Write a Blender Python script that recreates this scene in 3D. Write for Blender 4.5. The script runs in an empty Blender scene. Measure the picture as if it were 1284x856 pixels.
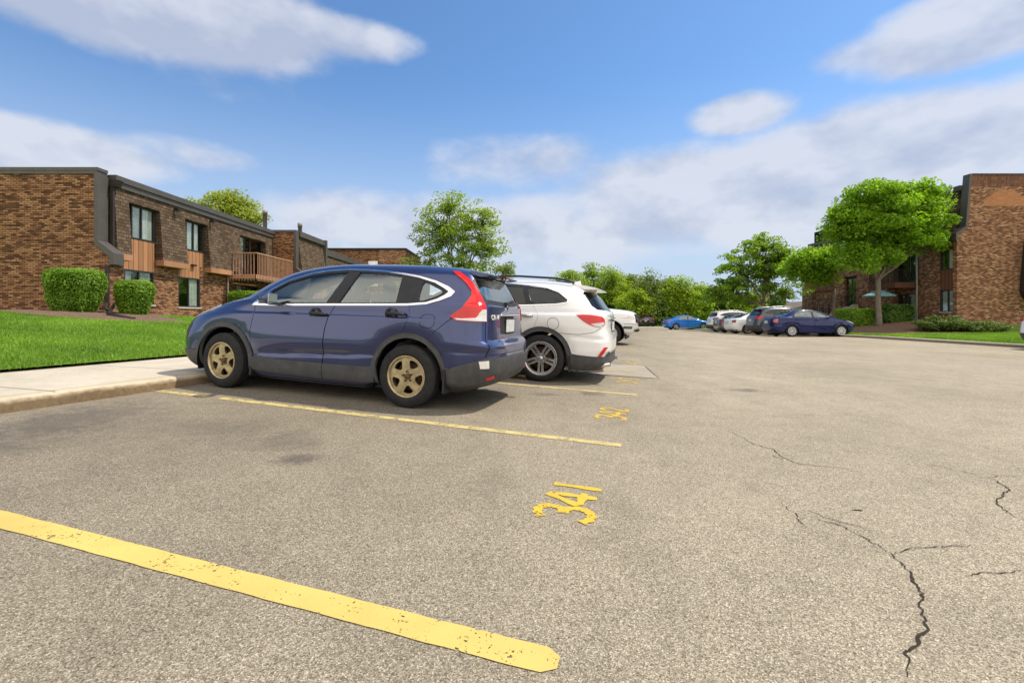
import bpy, bmesh, math, random
import numpy as np
from mathutils import Vector, Matrix
from mathutils.geometry import delaunay_2d_cdt

random.seed(7); RNG = np.random.default_rng(7)
scene = bpy.context.scene
C = scene.collection
R = math.radians

# ------------------------------------------------------------------ camera
FPX, HOR, CAM_H = 611.0, 395.0, 1.15
cam = bpy.data.cameras.new('camera'); camo = bpy.data.objects.new('camera', cam); C.objects.link(camo)
camo.location = (0, 0, CAM_H); camo.rotation_euler = (R(90), 0, 0)
cam.sensor_fit = 'HORIZONTAL'; cam.sensor_width = 36; cam.lens = FPX/1284*36
cam.shift_y = (HOR-428)/1284
cam.clip_start = .05; cam.clip_end = 6000
scene.camera = camo

# ------------------------------------------------------------------ exposure, sun, sky
scene.view_settings.view_transform = 'Standard'; scene.view_settings.look = 'None'
scene.view_settings.gamma = 1; scene.view_settings.use_curve_mapping = False
EXPOSURE, SUN_STRENGTH, SKY_STRENGTH = 0.75, 2.8, 0.15
scene.view_settings.exposure = EXPOSURE
SUN = Vector((.575, .165, 1)).normalized()
sl = bpy.data.lights.new('sun', 'SUN'); sl.energy = SUN_STRENGTH; sl.angle = R(.6); sl.color = (1, .92, .79)
so = bpy.data.objects.new('sun', sl); C.objects.link(so); so.location = (20, 10, 40)
so.rotation_euler = SUN.to_track_quat('Z', 'Y').to_euler()

world = bpy.data.worlds.new('World'); scene.world = world; world.use_nodes = True
wt = world.node_tree; wt.nodes.clear()
def wn(t, **k):
    n = wt.nodes.new(t)
    for a, b in k.items(): setattr(n, a, b)
    return n
def wmath(op, a, b=None, c=None, clamp=False):
    n = wn('ShaderNodeMath', operation=op); n.use_clamp = clamp
    for i, x in enumerate((a, b, c)):
        if x is None: continue
        if isinstance(x, (int, float)): n.inputs[i].default_value = x
        else: wt.links.new(x, n.inputs[i])
    return n.outputs[0]
sky = wn('ShaderNodeTexSky', sky_type='NISHITA'); sky.sun_disc = False
sky.sun_elevation = math.asin(SUN.z); sky.sun_rotation = math.atan2(SUN.x, SUN.y)
sky.air_density = 1.0; sky.dust_density = .6; sky.ozone_density = 2.2; sky.altitude = 200
tc = wn('ShaderNodeTexCoord'); sep = wn('ShaderNodeSeparateXYZ'); wt.links.new(tc.outputs['Generated'], sep.inputs[0])
az = wmath('ARCTAN2', sep.outputs[0], sep.outputs[1]); el = wmath('ARCSINE', sep.outputs[2])
def cloud_noise(scale, zs, detail, off=0, sh=(0, 0, 0)):
    mp = wn('ShaderNodeMapping'); mp.inputs['Scale'].default_value = (scale, scale, scale*zs); mp.inputs['Location'].default_value = (off+sh[0]*scale, off*.7+sh[1]*scale, off*.3+sh[2]*scale*zs)
    wt.links.new(tc.outputs['Generated'], mp.inputs[0])
    n = wn('ShaderNodeTexNoise'); n.inputs['Scale'].default_value = 1; n.inputs['Detail'].default_value = detail; n.inputs['Roughness'].default_value = .58
    wt.links.new(mp.outputs[0], n.inputs['Vector']); return n.outputs['Fac']
n_edge = cloud_noise(5.5, 1.7, 9); n_lit = cloud_noise(5.5, 1.7, 4, 0, (.035, .0, .045)); n_soft = cloud_noise(5.5, 1.7, 4); n_tone = cloud_noise(3.5, 3.0, 5, 3.1)
def ang(u, v):
    a = (u-642)/FPX; b = (HOR-v)/FPX
    return math.atan(a), math.atan2(b, math.hypot(1, a))
CLOUDS = [(150,-8,400,92,1.7),(420,45,130,34,1.1),(70,188,240,40,1.35),(240,195,120,28,.85),(1230,30,220,66,1.5),(1110,60,130,30,.9),(930,142,80,34,1.2),
          (1100,190,290,76,1.45),(870,245,230,74,1.5),(650,205,130,40,.75),(430,275,240,46,.95),(1010,270,220,60,1.2),(690,290,300,54,1.2),(1290,140,140,60,1.1),(560,330,340,36,.8),(300,110,120,30,.3)]
dens = None; hgt = None
for (u, v, ru, rv, s) in CLOUDS:
    a0, e0 = ang(u, v); a1, _ = ang(u+ru, v); a2, _ = ang(u-ru, v); _, e1 = ang(u, v-rv); _, e2 = ang(u, v+rv)
    ra = (a1-a2)/2; re = (e1-e2)/2
    dx = wmath('DIVIDE', wmath('SUBTRACT', az, a0), ra); dy = wmath('DIVIDE', wmath('SUBTRACT', el, e0), re)
    d2 = wmath('ADD', wmath('MULTIPLY', dx, dx), wmath('MULTIPLY', dy, dy))
    val = wmath('MULTIPLY', wmath('SUBTRACT', 1.0, d2), s)
    dens = val if dens is None else wmath('SMOOTH_MAX', dens, val, .35)
    hv = wmath('MULTIPLY', wmath('MAXIMUM', val, 0), dy)
    hgt = hv if hgt is None else wmath('ADD', hgt, hv)
# unseen bright cloud added behind the camera as fill for the shaded sides
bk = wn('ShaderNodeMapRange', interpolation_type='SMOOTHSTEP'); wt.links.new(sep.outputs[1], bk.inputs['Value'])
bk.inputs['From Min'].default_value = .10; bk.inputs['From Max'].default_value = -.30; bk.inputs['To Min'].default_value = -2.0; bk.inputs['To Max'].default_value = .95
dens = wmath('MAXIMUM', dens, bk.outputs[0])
d = wmath('ADD', wmath('MAXIMUM', dens, -1.0), wmath('MULTIPLY', wmath('SUBTRACT', n_edge, .5), 1.9))
mr = wn('ShaderNodeMapRange', interpolation_type='SMOOTHSTEP'); wt.links.new(d, mr.inputs['Value'])
mr.inputs['From Min'].default_value = .02; mr.inputs['From Max'].default_value = .95; mr.inputs['To Max'].default_value = .88
t1 = wmath('ADD', wmath('ADD', wmath('MULTIPLY', hgt, .45), wmath('MULTIPLY', wmath('SUBTRACT', n_soft, n_lit), 4.2)), wmath('ADD', wmath('MULTIPLY', wmath('SUBTRACT', n_tone, .5), 1.3), wmath('MULTIPLY', wmath('SUBTRACT', .37, el), 2.3)))
tone = wn('ShaderNodeMapRange'); wt.links.new(t1, tone.inputs['Value']); tone.inputs['From Min'].default_value = -.6; tone.inputs['From Max'].default_value = .6
ccol = wn('ShaderNodeMix', data_type='RGBA'); wt.links.new(tone.outputs[0], ccol.inputs[0])
K = 1/SKY_STRENGTH
ccol.inputs[6].default_value = (.30*K, .335*K, .425*K, 1); ccol.inputs[7].default_value = (.435*K, .455*K, .51*K, 1)
# pale summer haze that lies low over the horizon
hz = wn('ShaderNodeMapRange', interpolation_type='SMOOTHSTEP'); wt.links.new(el, hz.inputs['Value'])
hz.inputs['From Min'].default_value = -.02; hz.inputs['From Max'].default_value = .46; hz.inputs['To Min'].default_value = .97; hz.inputs['To Max'].default_value = 0
tint = wn('ShaderNodeMix', data_type='RGBA', blend_type='MULTIPLY'); tint.inputs[0].default_value = 1
wt.links.new(sky.outputs[0], tint.inputs[6]); tint.inputs[7].default_value = (.45, .595, .70, 1)
hmix = wn('ShaderNodeMix', data_type='RGBA'); wt.links.new(hz.outputs[0], hmix.inputs[0]); wt.links.new(tint.outputs[2], hmix.inputs[6])
hmix.inputs[7].default_value = (.335*K, .395*K, .495*K, 1)
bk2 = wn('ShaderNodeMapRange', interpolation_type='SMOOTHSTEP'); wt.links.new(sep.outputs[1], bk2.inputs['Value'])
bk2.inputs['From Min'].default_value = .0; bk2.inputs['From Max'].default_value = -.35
cc2 = wn('ShaderNodeMix', data_type='RGBA'); wt.links.new(bk2.outputs[0], cc2.inputs[0]); wt.links.new(ccol.outputs[2], cc2.inputs[6]); cc2.inputs[7].default_value = (1.1*K, 1.04*K, .955*K, 1)  # the added rear cloud is made bright and warm to fill shadows
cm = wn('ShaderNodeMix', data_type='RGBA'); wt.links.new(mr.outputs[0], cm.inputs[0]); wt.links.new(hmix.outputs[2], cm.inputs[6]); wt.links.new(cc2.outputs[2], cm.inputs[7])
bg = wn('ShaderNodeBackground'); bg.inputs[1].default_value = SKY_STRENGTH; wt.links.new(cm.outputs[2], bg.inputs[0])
wo = wn('ShaderNodeOutputWorld'); wt.links.new(bg.outputs[0], wo.inputs[0])
scene.cycles.max_bounces = 8; scene.cycles.transparent_max_bounces = 12; scene.cycles.use_denoising = True
scene.cycles.caustics_reflective = False; scene.cycles.caustics_refractive = False

# ------------------------------------------------------------------ frames and ground shape
A = R(17.4); CA, SA = math.cos(A), math.sin(A)
def W(X, Y): return X*CA + Y*SA, -X*SA + Y*CA          # parking-bay frame -> world
def Pk(l, d): return l*CA - d*SA, l*SA + d*CA          # world -> parking-bay frame
def sstep(a, b, x): t = min(1, max(0, (x-a)/(b-a))); return t*t*(3-2*t)
def zg(l, d):                                           # asphalt surface
    X, Y = Pk(l, d)
    s = .041*.5*(-X + math.sqrt(X*X + .06))
    s = min(s, .29)*(1-sstep(24, 42, d))
    return s - .0125*(max(0, min(d, 52)-24.5))
def zp(X, Y): return zg(*W(X, Y))
KERB_X, WALK_X = -5.84, -8.3
def zlawn(l, d):                                        # grass bank west of the footpath
    ls = (WALK_X + d*SA)/CA
    zs = zp(WALK_X, Pk(ls, d)[1]) + .148
    t = min(1, max(0, (ls-l)/(ls+15)))
    zb = 1.26 - .05*max(0, min(d-18, 14))
    return zs + (zb-zs)*t**1.12
KR = 17.85                                             # east kerb line
def zright(l, d):
    t = sstep(0, 1, (l-KR-.15)/9.3)
    return zg(KR, d) + .13 + t*max(.06, min(.75, .12+.2*(d-28.2)))

# ------------------------------------------------------------------ object helpers
def tag(o, label=None, cat=None, group=None, kind=None):
    if label: o['label'] = label
    if cat: o['category'] = cat
    if group: o['group'] = group
    if kind: o['kind'] = kind
    return o
def empty(name, loc, rz=0, **k):
    o = bpy.data.objects.new(name, None); C.objects.link(o); o.location = loc; o.rotation_euler = (0, 0, rz)
    o.empty_display_size = .2
    return tag(o, **k)
def link(name, me, mats, parent=None):
    o = bpy.data.objects.new(name, me); C.objects.link(o)
    if mats:
        for m in (mats if isinstance(mats, (list, tuple)) else [mats]): me.materials.append(m)
    if parent: o.parent = parent
    return o
def part(name, bm, mats, parent=None, smooth=False):
    me = bpy.data.meshes.new(name); bm.normal_update(); bm.to_mesh(me); bm.free()
    if smooth: me.polygons.foreach_set('use_smooth', [True]*len(me.polygons))
    return link(name, me, mats, parent)
def box(bm, x0, x1, y0, y1, z0, z1, mi=0):
    v = [bm.verts.new(p) for p in ((x0,y0,z0),(x1,y0,z0),(x1,y1,z0),(x0,y1,z0),(x0,y0,z1),(x1,y0,z1),(x1,y1,z1),(x0,y1,z1))]
    for f in ((0,3,2,1),(4,5,6,7),(0,1,5,4),(1,2,6,5),(2,3,7,6),(3,0,4,7)):
        bm.faces.new([v[i] for i in f]).material_index = mi
def bbox(*a, bev=0):
    bm = bmesh.new(); box(bm, *a)
    if bev: bmesh.ops.bevel(bm, geom=bm.edges[:], offset=bev, segments=2, affect='EDGES', profile=.5)
    return bm
def prism(bm, prof, y0, y1, axis='y', mi=0):
    """closed profile of (a, z) swept along y (a = x) or along x (a = y)"""
    mk = (lambda a, z, t: (a, t, z)) if axis == 'y' else (lambda a, z, t: (t, a, z))
    p = [bm.verts.new(mk(a, z, y0)) for a, z in prof]; q = [bm.verts.new(mk(a, z, y1)) for a, z in prof]
    n = len(prof); fs = []
    for i in range(n): fs.append(bm.faces.new((p[i], p[(i+1) % n], q[(i+1) % n], q[i])))
    fs.append(bm.faces.new(p[::-1])); fs.append(bm.faces.new(q))
    for f in fs: f.material_index = mi
    bmesh.ops.recalc_face_normals(bm, faces=fs)
def tube(bm, pts, rad, n=8, cap=True):
    pts = [Vector(p) for p in pts]; rads = rad if isinstance(rad, (list, tuple)) else [rad]*len(pts)
    rings = []; up = None
    for i, p in enumerate(pts):
        t = (pts[min(i+1, len(pts)-1)]-pts[max(i-1, 0)]).normalized()
        if up is None: up = t.orthogonal().normalized()
        up = (up - t*up.dot(t)).normalized(); b = t.cross(up)
        rings.append([bm.verts.new(p + (up*math.cos(k*2*math.pi/n) + b*math.sin(k*2*math.pi/n))*rads[i]) for k in range(n)])
    for a, b2 in zip(rings, rings[1:]):
        for k in range(n): bm.faces.new((a[k], a[(k+1) % n], b2[(k+1) % n], b2[k])).smooth = True
    if cap: bm.faces.new(rings[0][::-1]); bm.faces.new(rings[-1])
def lathe(bm, prof, n=48, axis='y', cx=0, cy=0, cz=0):
    """profile of (offset along axis, radius)"""
    rings = []
    for a, r in prof:
        ring = []
        for k in range(n):
            t = 2*math.pi*k/n; c, s = r*math.cos(t), r*math.sin(t)
            ring.append(bm.verts.new((cx+c, cy+a, cz+s) if axis == 'y' else (cx+c, cy+s, cz+a)))
        rings.append(ring)
    for a, b in zip(rings, rings[1:]):
        for k in range(n): bm.faces.new((a[k], a[(k+1) % n], b[(k+1) % n], b[k])).smooth = True
    bmesh.ops.recalc_face_normals(bm, faces=bm.faces[:])
def mesh_np(name, verts, faces, nv, mats, parent=None, smooth=False, normals=None):
    me = bpy.data.meshes.new(name); verts = np.ascontiguousarray(verts, dtype=np.float32); faces = np.ascontiguousarray(faces, dtype=np.int32)
    me.vertices.add(len(verts)); me.vertices.foreach_set('co', verts.ravel())
    me.loops.add(faces.size); me.loops.foreach_set('vertex_index', faces.ravel())
    me.polygons.add(len(faces)); me.polygons.foreach_set('loop_start', np.arange(0, faces.size, nv, dtype=np.int32))
    me.update(calc_edges=True)
    if smooth: me.polygons.foreach_set('use_smooth', np.ones(len(faces), dtype=bool))
    if normals is not None: me.normals_split_custom_set_from_vertices([tuple(n) for n in normals])
    return link(name, me, mats, parent)

# ------------------------------------------------------------------ materials
class NT:
    def __init__(s, name):
        s.m = bpy.data.materials.new(name); s.m.use_nodes = True; s.t = s.m.node_tree; s.b = s.t.nodes['Principled BSDF']; s.o = s.t.nodes['Material Output']
    def n(s, t, **k):
        x = s.t.nodes.new(t)
        for a, b in k.items(): setattr(x, a, b)
        return x
    def l(s, a, b): s.t.links.new(a, b)
    def coord(s, out='Object', scale=(1,1,1)):
        tc = s.n('ShaderNodeTexCoord'); mp = s.n('ShaderNodeMapping'); mp.inputs['Scale'].default_value = scale
        s.l(tc.outputs[out], mp.inputs[0]); return mp.outputs[0]
    def noise(s, vec, scale, detail=4, rough=.55):
        x = s.n('ShaderNodeTexNoise'); x.inputs['Scale'].default_value = scale; x.inputs['Detail'].default_value = detail; x.inputs['Roughness'].default_value = rough
        s.l(vec, x.inputs['Vector']); return x.outputs['Fac']
    def ramp(s, fac, stops, interp='LINEAR'):
        x = s.n('ShaderNodeValToRGB'); x.color_ramp.interpolation = interp; e = x.color_ramp.elements
        while len(e) < len(stops): e.new(.5)
        for i, (p, c) in enumerate(stops):
            e[i].position = p; e[i].color = (c, c, c, 1) if isinstance(c, (int, float)) else (*c, 1)
        s.l(fac, x.inputs[0]); return x.outputs[0]
    def mix(s, fac, a, b, bt='MIX'):
        x = s.n('ShaderNodeMix', data_type='RGBA', blend_type=bt)
        for i, q in ((0, fac), (6, a), (7, b)):
            if isinstance(q, (int, float)): x.inputs[i].default_value = q
            elif isinstance(q, tuple): x.inputs[i].default_value = (*q, 1)
            else: s.l(q, x.inputs[i])
        return x.outputs[2]
    def math(s, op, a, b=None, clamp=False):
        x = s.n('ShaderNodeMath', operation=op); x.use_clamp = clamp
        for i, q in enumerate((a, b)):
            if q is None: continue
            if isinstance(q, (int, float)): x.inputs[i].default_value = q
            else: s.l(q, x.inputs[i])
        return x.outputs[0]
    def bump(s, h, strength=.3, dist=.01):
        x = s.n('ShaderNodeBump'); x.inputs['Strength'].default_value = strength; x.inputs['Distance'].default_value = dist
        s.l(h, x.inputs['Height']); s.l(x.outputs[0], s.b.inputs['Normal'])
    def set(s, color=None, rough=None, metal=None, spec=None, coat=None):
        for k, v in (('Base Color', color), ('Roughness', rough), ('Metallic', metal), ('Specular IOR Level', spec), ('Coat Weight', coat)):
            if v is None: continue
            if isinstance(v, (int, float)): s.b.inputs[k].default_value = v
            elif isinstance(v, tuple): s.b.inputs[k].default_value = (*v, 1)
            else: s.l(v, s.b.inputs[k])
        return s
MATS = {}
def simple(name, color, rough=.5, metal=0, spec=.5, var=.12, scale=6, coat=0, rvar=.1):
    """plain surface with a little procedural tone and gloss variation"""
    if name in MATS: return MATS[name]
    N = NT(name); v = N.coord(); f = N.noise(v, scale, 5)
    lo = tuple(c*(1-var) for c in color); hi = tuple(min(1, c*(1+var)) for c in color)
    N.set(N.ramp(f, [(.3, lo), (.7, hi)]), None, metal, spec, coat)
    g = N.noise(v, scale*3.1, 3); N.set(rough=N.ramp(g, [(.3, max(0, rough-rvar)), (.7, min(1, rough+rvar))]))
    MATS[name] = N.m; return N.m

def make_asphalt():
    N = NT('asphalt'); v = N.coord()
    vor = N.n('ShaderNodeTexVoronoi'); vor.inputs['Scale'].default_value = 210; N.l(v, vor.inputs['Vector'])
    vc = N.n('ShaderNodeSeparateColor'); N.l(vor.outputs['Color'], vc.inputs[0])
    vb = N.n('ShaderNodeTexVoronoi'); vb.inputs['Scale'].default_value = 110; N.l(v, vb.inputs['Vector'])
    vbc = N.n('ShaderNodeSeparateColor'); N.l(vb.outputs['Color'], vbc.inputs[0])
    agg = N.ramp(vc.outputs[0], [(0, (.155,.125,.086)), (.22, (.275,.231,.163)), (.60, (.352,.299,.216)), (.86, (.47,.405,.30)), (1, (.63,.555,.43))])
    agg2 = N.ramp(vbc.outputs[1], [(0, (.66,.66,.66)), (.2, (.93,.93,.93)), (.8, (1.05,1.05,1.05)), (1, (1.2,1.19,1.17))])
    col = N.mix(1, agg, agg2, 'MULTIPLY')
    f1 = N.noise(v, 240, 2); col = N.mix(1, col, N.ramp(f1, [(.33, .42), (.45, 1.0), (.7, 1.06)]), 'MULTIPLY')
    big = N.noise(v, .35, 5); col = N.mix(1, col, N.ramp(big, [(.3, .88), (.7, 1.1)]), 'MULTIPLY')
    mid = N.noise(v, 2.6, 6, .65); col = N.mix(1, col, N.ramp(mid, [(.3, .86), (.5, 1), (.75, 1.08)]), 'MULTIPLY')
    # traffic-worn streaks along the aisle
    vs = N.coord('Object', (.9, .14, 1)); st = N.noise(vs, 1.3, 5, .6); col = N.mix(1, col, N.ramp(st, [(.32, .9), (.55, 1), (.72, 1.05)]), 'MULTIPLY')
    # the bays are older, oilier and a little darker than the aisle
    gx_ = N.n('ShaderNodeTexCoord').outputs['Object']; dt = N.n('ShaderNodeVectorMath', operation='DOT_PRODUCT'); N.l(gx_, dt.inputs[0]); dt.inputs[1].default_value = (CA, -SA, 0)
    bx_ = N.math('ADD', dt.outputs['Value'], N.math('MULTIPLY', N.math('SUBTRACT', N.noise(v, .8, 5, .6), .5), 2.5)); mrn = N.n('ShaderNodeMapRange', interpolation_type='SMOOTHSTEP'); N.l(bx_, mrn.inputs['Value']); mrn.inputs['From Min'].default_value = -3.2; mrn.inputs['From Max'].default_value = 1.7; mrn.inputs['To Min'].default_value = .70; mrn.inputs['To Max'].default_value = 1.0
    col = N.mix(1, col, mrn.outputs[0], 'MULTIPLY')
    # dark drip stains in the middle of the bays and damp patch by the kerb
    geo = N.n('ShaderNodeTexCoord').outputs['Object']
    def blob(x, y, rx, ry, amt, col):
        vm = N.n('ShaderNodeVectorMath', operation='SUBTRACT'); N.l(geo, vm.inputs[0]); vm.inputs[1].default_value = (x, y, 0)
        vs2 = N.n('ShaderNodeVectorMath', operation='MULTIPLY'); N.l(vm.outputs[0], vs2.inputs[0]); vs2.inputs[1].default_value = (1/rx, 1/ry, 0)
        ln = N.n('ShaderNodeVectorMath', operation='LENGTH'); N.l(vs2.outputs[0], ln.inputs[0])
        d = N.math('ADD', ln.outputs['Value'], N.math('MULTIPLY', N.math('SUBTRACT', N.noise(v, 5, 6, .75), .5), 2.9))
        return N.mix(N.ramp(d, [(.3, min(1, amt*1.25)), (1.0, 0)]), col, (.09,.078,.066))
    for X, Y, rx, ry, a in ((-5.1,2.95,.55,1.1,.5),(-4.7,2.2,.5,.7,.35),(-3.0,3.2,.35,.3,.33),(-2.55,2.9,.2,.16,.6),(-3.9,3.3,.8,.35,.25),(-3.2,5.6,1.2,.6,.35),(-1.0,6.9,.25,.2,.5),(-1.6,6.5,.3,.15,.4),(1.2,8.2,.32,.22,.5),(-2.2,8.4,1.2,.5,.3),(-4.2,1.0,.9,.35,.3),(-3.4,.6,.5,.25,.35)):
        col = blob(*W(X, Y), rx, ry, a, col)
    # concrete pad round the drain keeps a paler tone
    N.set(col, .93, 0, .25)
    h = N.math('ADD', N.math('MULTIPLY', vor.outputs['Distance'], .6), N.math('MULTIPLY', vc.outputs[1], .5)); N.bump(h, .55, .006)
    return N.m
M_ASPHALT = make_asphalt()
def make_concrete(name, base, face=None):
    N = NT(name); v = N.coord()
    col = N.ramp(N.noise(v, 1.2, 6, .6), [(.3, tuple(c*.86 for c in base)), (.7, tuple(c*1.08 for c in base))])
    col = N.mix(1, col, N.ramp(N.noise(v, 160, 2), [(.35, .82), (.5, 1), (.7, 1.07)]), 'MULTIPLY')
    col = N.mix(1, col, N.ramp(N.noise(v, 11, 6, .7), [(.28, .8), (.45, 1), (.8, 1.04)]), 'MULTIPLY')
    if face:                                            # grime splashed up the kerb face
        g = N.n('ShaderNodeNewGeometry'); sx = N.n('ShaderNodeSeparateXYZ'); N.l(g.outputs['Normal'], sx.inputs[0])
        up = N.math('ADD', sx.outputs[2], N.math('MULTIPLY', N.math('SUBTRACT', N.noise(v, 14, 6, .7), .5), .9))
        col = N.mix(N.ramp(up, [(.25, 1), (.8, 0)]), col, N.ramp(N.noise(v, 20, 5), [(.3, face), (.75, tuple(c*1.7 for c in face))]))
    N.set(col, .9, 0, .25); N.bump(N.noise(v, 90, 4), .25, .004); return N.m
M_CONC = make_concrete('footpath_concrete', (.50,.44,.345)); M_KERB = make_concrete('kerb_concrete', (.50,.42,.295), (.13,.09,.05))
M_PAD = make_concrete('pad_concrete', (.335,.29,.222))
def make_paint(name, c, wear):
    N = NT(name); v = N.coord()
    col = N.ramp(N.noise(v, 3, 5), [(.3, tuple(x*.9 for x in c)), (.7, tuple(min(1, x*1.08) for x in c))])
    sp = N.noise(v, 75, 3, .6); big = N.noise(v, 9, 5, .65)
    w = N.math('ADD', sp, N.math('MULTIPLY', N.math('SUBTRACT', big, .5), .9))
    mask = N.ramp(w, [(wear-.025, 0), (wear+.02, 1)])
    N.set(col, .75, 0, .3)
    tr = N.n('ShaderNodeBsdfTransparent'); ms = N.n('ShaderNodeMixShader'); N.l(mask, ms.inputs[0]); N.l(tr.outputs[0], ms.inputs[1]); N.l(N.b.outputs[0], ms.inputs[2]); N.l(ms.outputs[0], N.o.inputs[0])
    N.bump(sp, .4, .003); return N.m
M_YEL = make_paint('yellow_road_paint', (.565,.415,.118), .315); M_YEL2 = make_paint('worn_yellow_road_paint', (.53,.425,.175), .42); M_YELN = make_paint('stencil_yellow_paint', (.58,.385,.04), .335)
M_YELF = make_paint('faded_yellow_paint', (.52,.38,.11), .48)
def make_brick(name, stops, mortar, bw=.205, rh=.068):
    N = NT(name); tcn = N.n('ShaderNodeTexCoord'); s = N.n('ShaderNodeSeparateXYZ'); N.l(tcn.outputs['Object'], s.inputs[0])
    cb = N.n('ShaderNodeCombineXYZ'); N.l(N.math('ADD', s.outputs[0], s.outputs[1]), cb.inputs[0]); N.l(s.outputs[2], cb.inputs[1])
    b = N.n('ShaderNodeTexBrick'); N.l(cb.outputs[0], b.inputs['Vector'])
    b.inputs['Scale'].default_value = 1; b.inputs['Brick Width'].default_value = bw; b.inputs['Row Height'].default_value = rh
    b.inputs['Mortar Size'].default_value = .0105; b.inputs['Mortar Smooth'].default_value = .3; b.inputs['Bias'].default_value = 0
    b.inputs['Color1'].default_value = (0,0,0,1); b.inputs['Color2'].default_value = (1,1,1,1); b.inputs['Mortar'].default_value = (.5,.5,.5,1)
    bigf = N.noise(cb.outputs[0], 1.3, 4)
    sel = N.math('ADD', b.outputs['Color'], N.math('MULTIPLY', N.math('SUBTRACT', bigf, .5), .35))
    col = N.ramp(sel, stops)
    col = N.mix(1, col, N.ramp(N.noise(cb.outputs[0], 26, 4), [(.3, .78), (.7, 1.15)]), 'MULTIPLY')
    col = N.mix(b.outputs['Fac'], col, mortar)
    N.set(col, .9, 0, .2); N.bump(N.math('SUBTRACT', 1.0, b.outputs['Fac']), .6, .008); return N.m
M_BRICK = make_brick('tan_brick', [(0, (.075,.030,.016)), (.24, (.145,.064,.032)), (.45, (.25,.116,.056)), (.75, (.345,.170,.082)), (1, (.44,.24,.125))], (.060,.036,.023))  # dark mortar colour also paints the shadow between the brick rows
M_BRICKR = make_brick('red_brick', [(0, (.10,.042,.024)), (.25, (.19,.084,.045)), (.5, (.30,.14,.074)), (.8, (.41,.212,.115)), (1, (.54,.33,.20))], (.12,.075,.048))
M_BRICKO = make_brick('orange_brick', [(0, (.36,.15,.07)), (.5, (.42,.19,.09)), (1, (.48,.22,.11))], (.36,.17,.085))
M_BRICKD = make_brick('dark_red_soldier_brick', [(0, (.11,.045,.028)), (.5, (.18,.078,.048)), (1, (.25,.115,.07))], (.11,.07,.05), .075, .21)
def make_shingle(name, stops):
    N = NT(name); tcn = N.n('ShaderNodeTexCoord'); s = N.n('ShaderNodeSeparateXYZ'); N.l(tcn.outputs['Object'], s.inputs[0])
    cb = N.n('ShaderNodeCombineXYZ'); N.l(N.math('ADD', s.outputs[0], s.outputs[1]), cb.inputs[0]); N.l(s.outputs[2], cb.inputs[1])
    b = N.n('ShaderNodeTexBrick'); N.l(cb.outputs[0], b.inputs['Vector'])
    b.inputs['Scale'].default_value = 1; b.inputs['Brick Width'].default_value = .24; b.inputs['Row Height'].default_value = .135
    b.inputs['Mortar Size'].default_value = .014; b.inputs['Mortar Smooth'].default_value = .6
    b.inputs['Color1'].default_value = (0,0,0,1); b.inputs['Color2'].default_value = (1,1,1,1); b.inputs['Mortar'].default_value = (.5,.5,.5,1)
    col = N.ramp(b.outputs['Color'], stops)
    col = N.mix(1, col, N.ramp(N.noise(cb.outputs[0], 40, 4), [(.3, .75), (.7, 1.2)]), 'MULTIPLY')
    col = N.mix(b.outputs['Fac'], col, (.035,.022,.016)); N.set(col, .95, 0, .1)  # dark joint colour paints the shadow between shingle courses
    fr = N.math('FRACT', N.math('DIVIDE', s.outputs[2], .135)); N.bump(N.math('SUBTRACT', N.math('MULTIPLY', b.outputs['Color'], .5), fr), .8, .02); return N.m
M_SHING = make_shingle('brown_shingles', [(0, (.072,.047,.030)), (.5, (.112,.076,.050)), (1, (.155,.108,.073))])
M_TRIM = simple('dark_grey_trim_metal', (.078,.067,.060), .5, 0, .4, .12, 2); M_TRIMD = simple('dark_brown_flashing', (.03,.022,.019), .6, 0, .3, .2, 3)
def make_wood(name, base, pitch, horizontal=False):
    N = NT(name); tcn = N.n('ShaderNodeTexCoord'); s = N.n('ShaderNodeSeparateXYZ'); N.l(tcn.outputs['Object'], s.inputs[0])
    u = N.math('ADD', s.outputs[0], s.outputs[1]); q = N.math('DIVIDE', u, pitch); fr = N.math('FRACT', q); fl = N.math('FLOOR', q)
    wv = N.n('ShaderNodeTexWhiteNoise', noise_dimensions='1D'); N.l(fl, wv.inputs['W'])
    vv = N.coord('Object', (12, 12, .8)); g = N.noise(vv, 2, 6, .7)
    col = N.mix(1, N.ramp(g, [(.3, tuple(c*.8 for c in base)), (.7, tuple(c*1.15 for c in base))]), N.ramp(wv.outputs['Value'], [(0, .8), (1, 1.12)]), 'MULTIPLY')
    if not horizontal: col = N.mix(N.ramp(fr, [(.0, 1), (.09, 0), (.91, 0), (1, 1)]), col, tuple(c*.10 for c in base))
    N.set(col, .75, 0, .25); N.bump(g, .2, .004); return N.m
M_WOODV = make_wood('cedar_siding_boards', (.40,.188,.092), .26); M_WOODT = make_wood('cedar_trim', (.43,.21,.112), 5, True); M_WOODB = make_wood('weathered_rail_wood', (.40,.215,.135), 5, True)
M_WOODD = make_wood('dark_brown_siding_boards', (.15,.062,.036), .26); M_WOODDT = make_wood('dark_brown_trim', (.17,.072,.046), 5, True)
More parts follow.
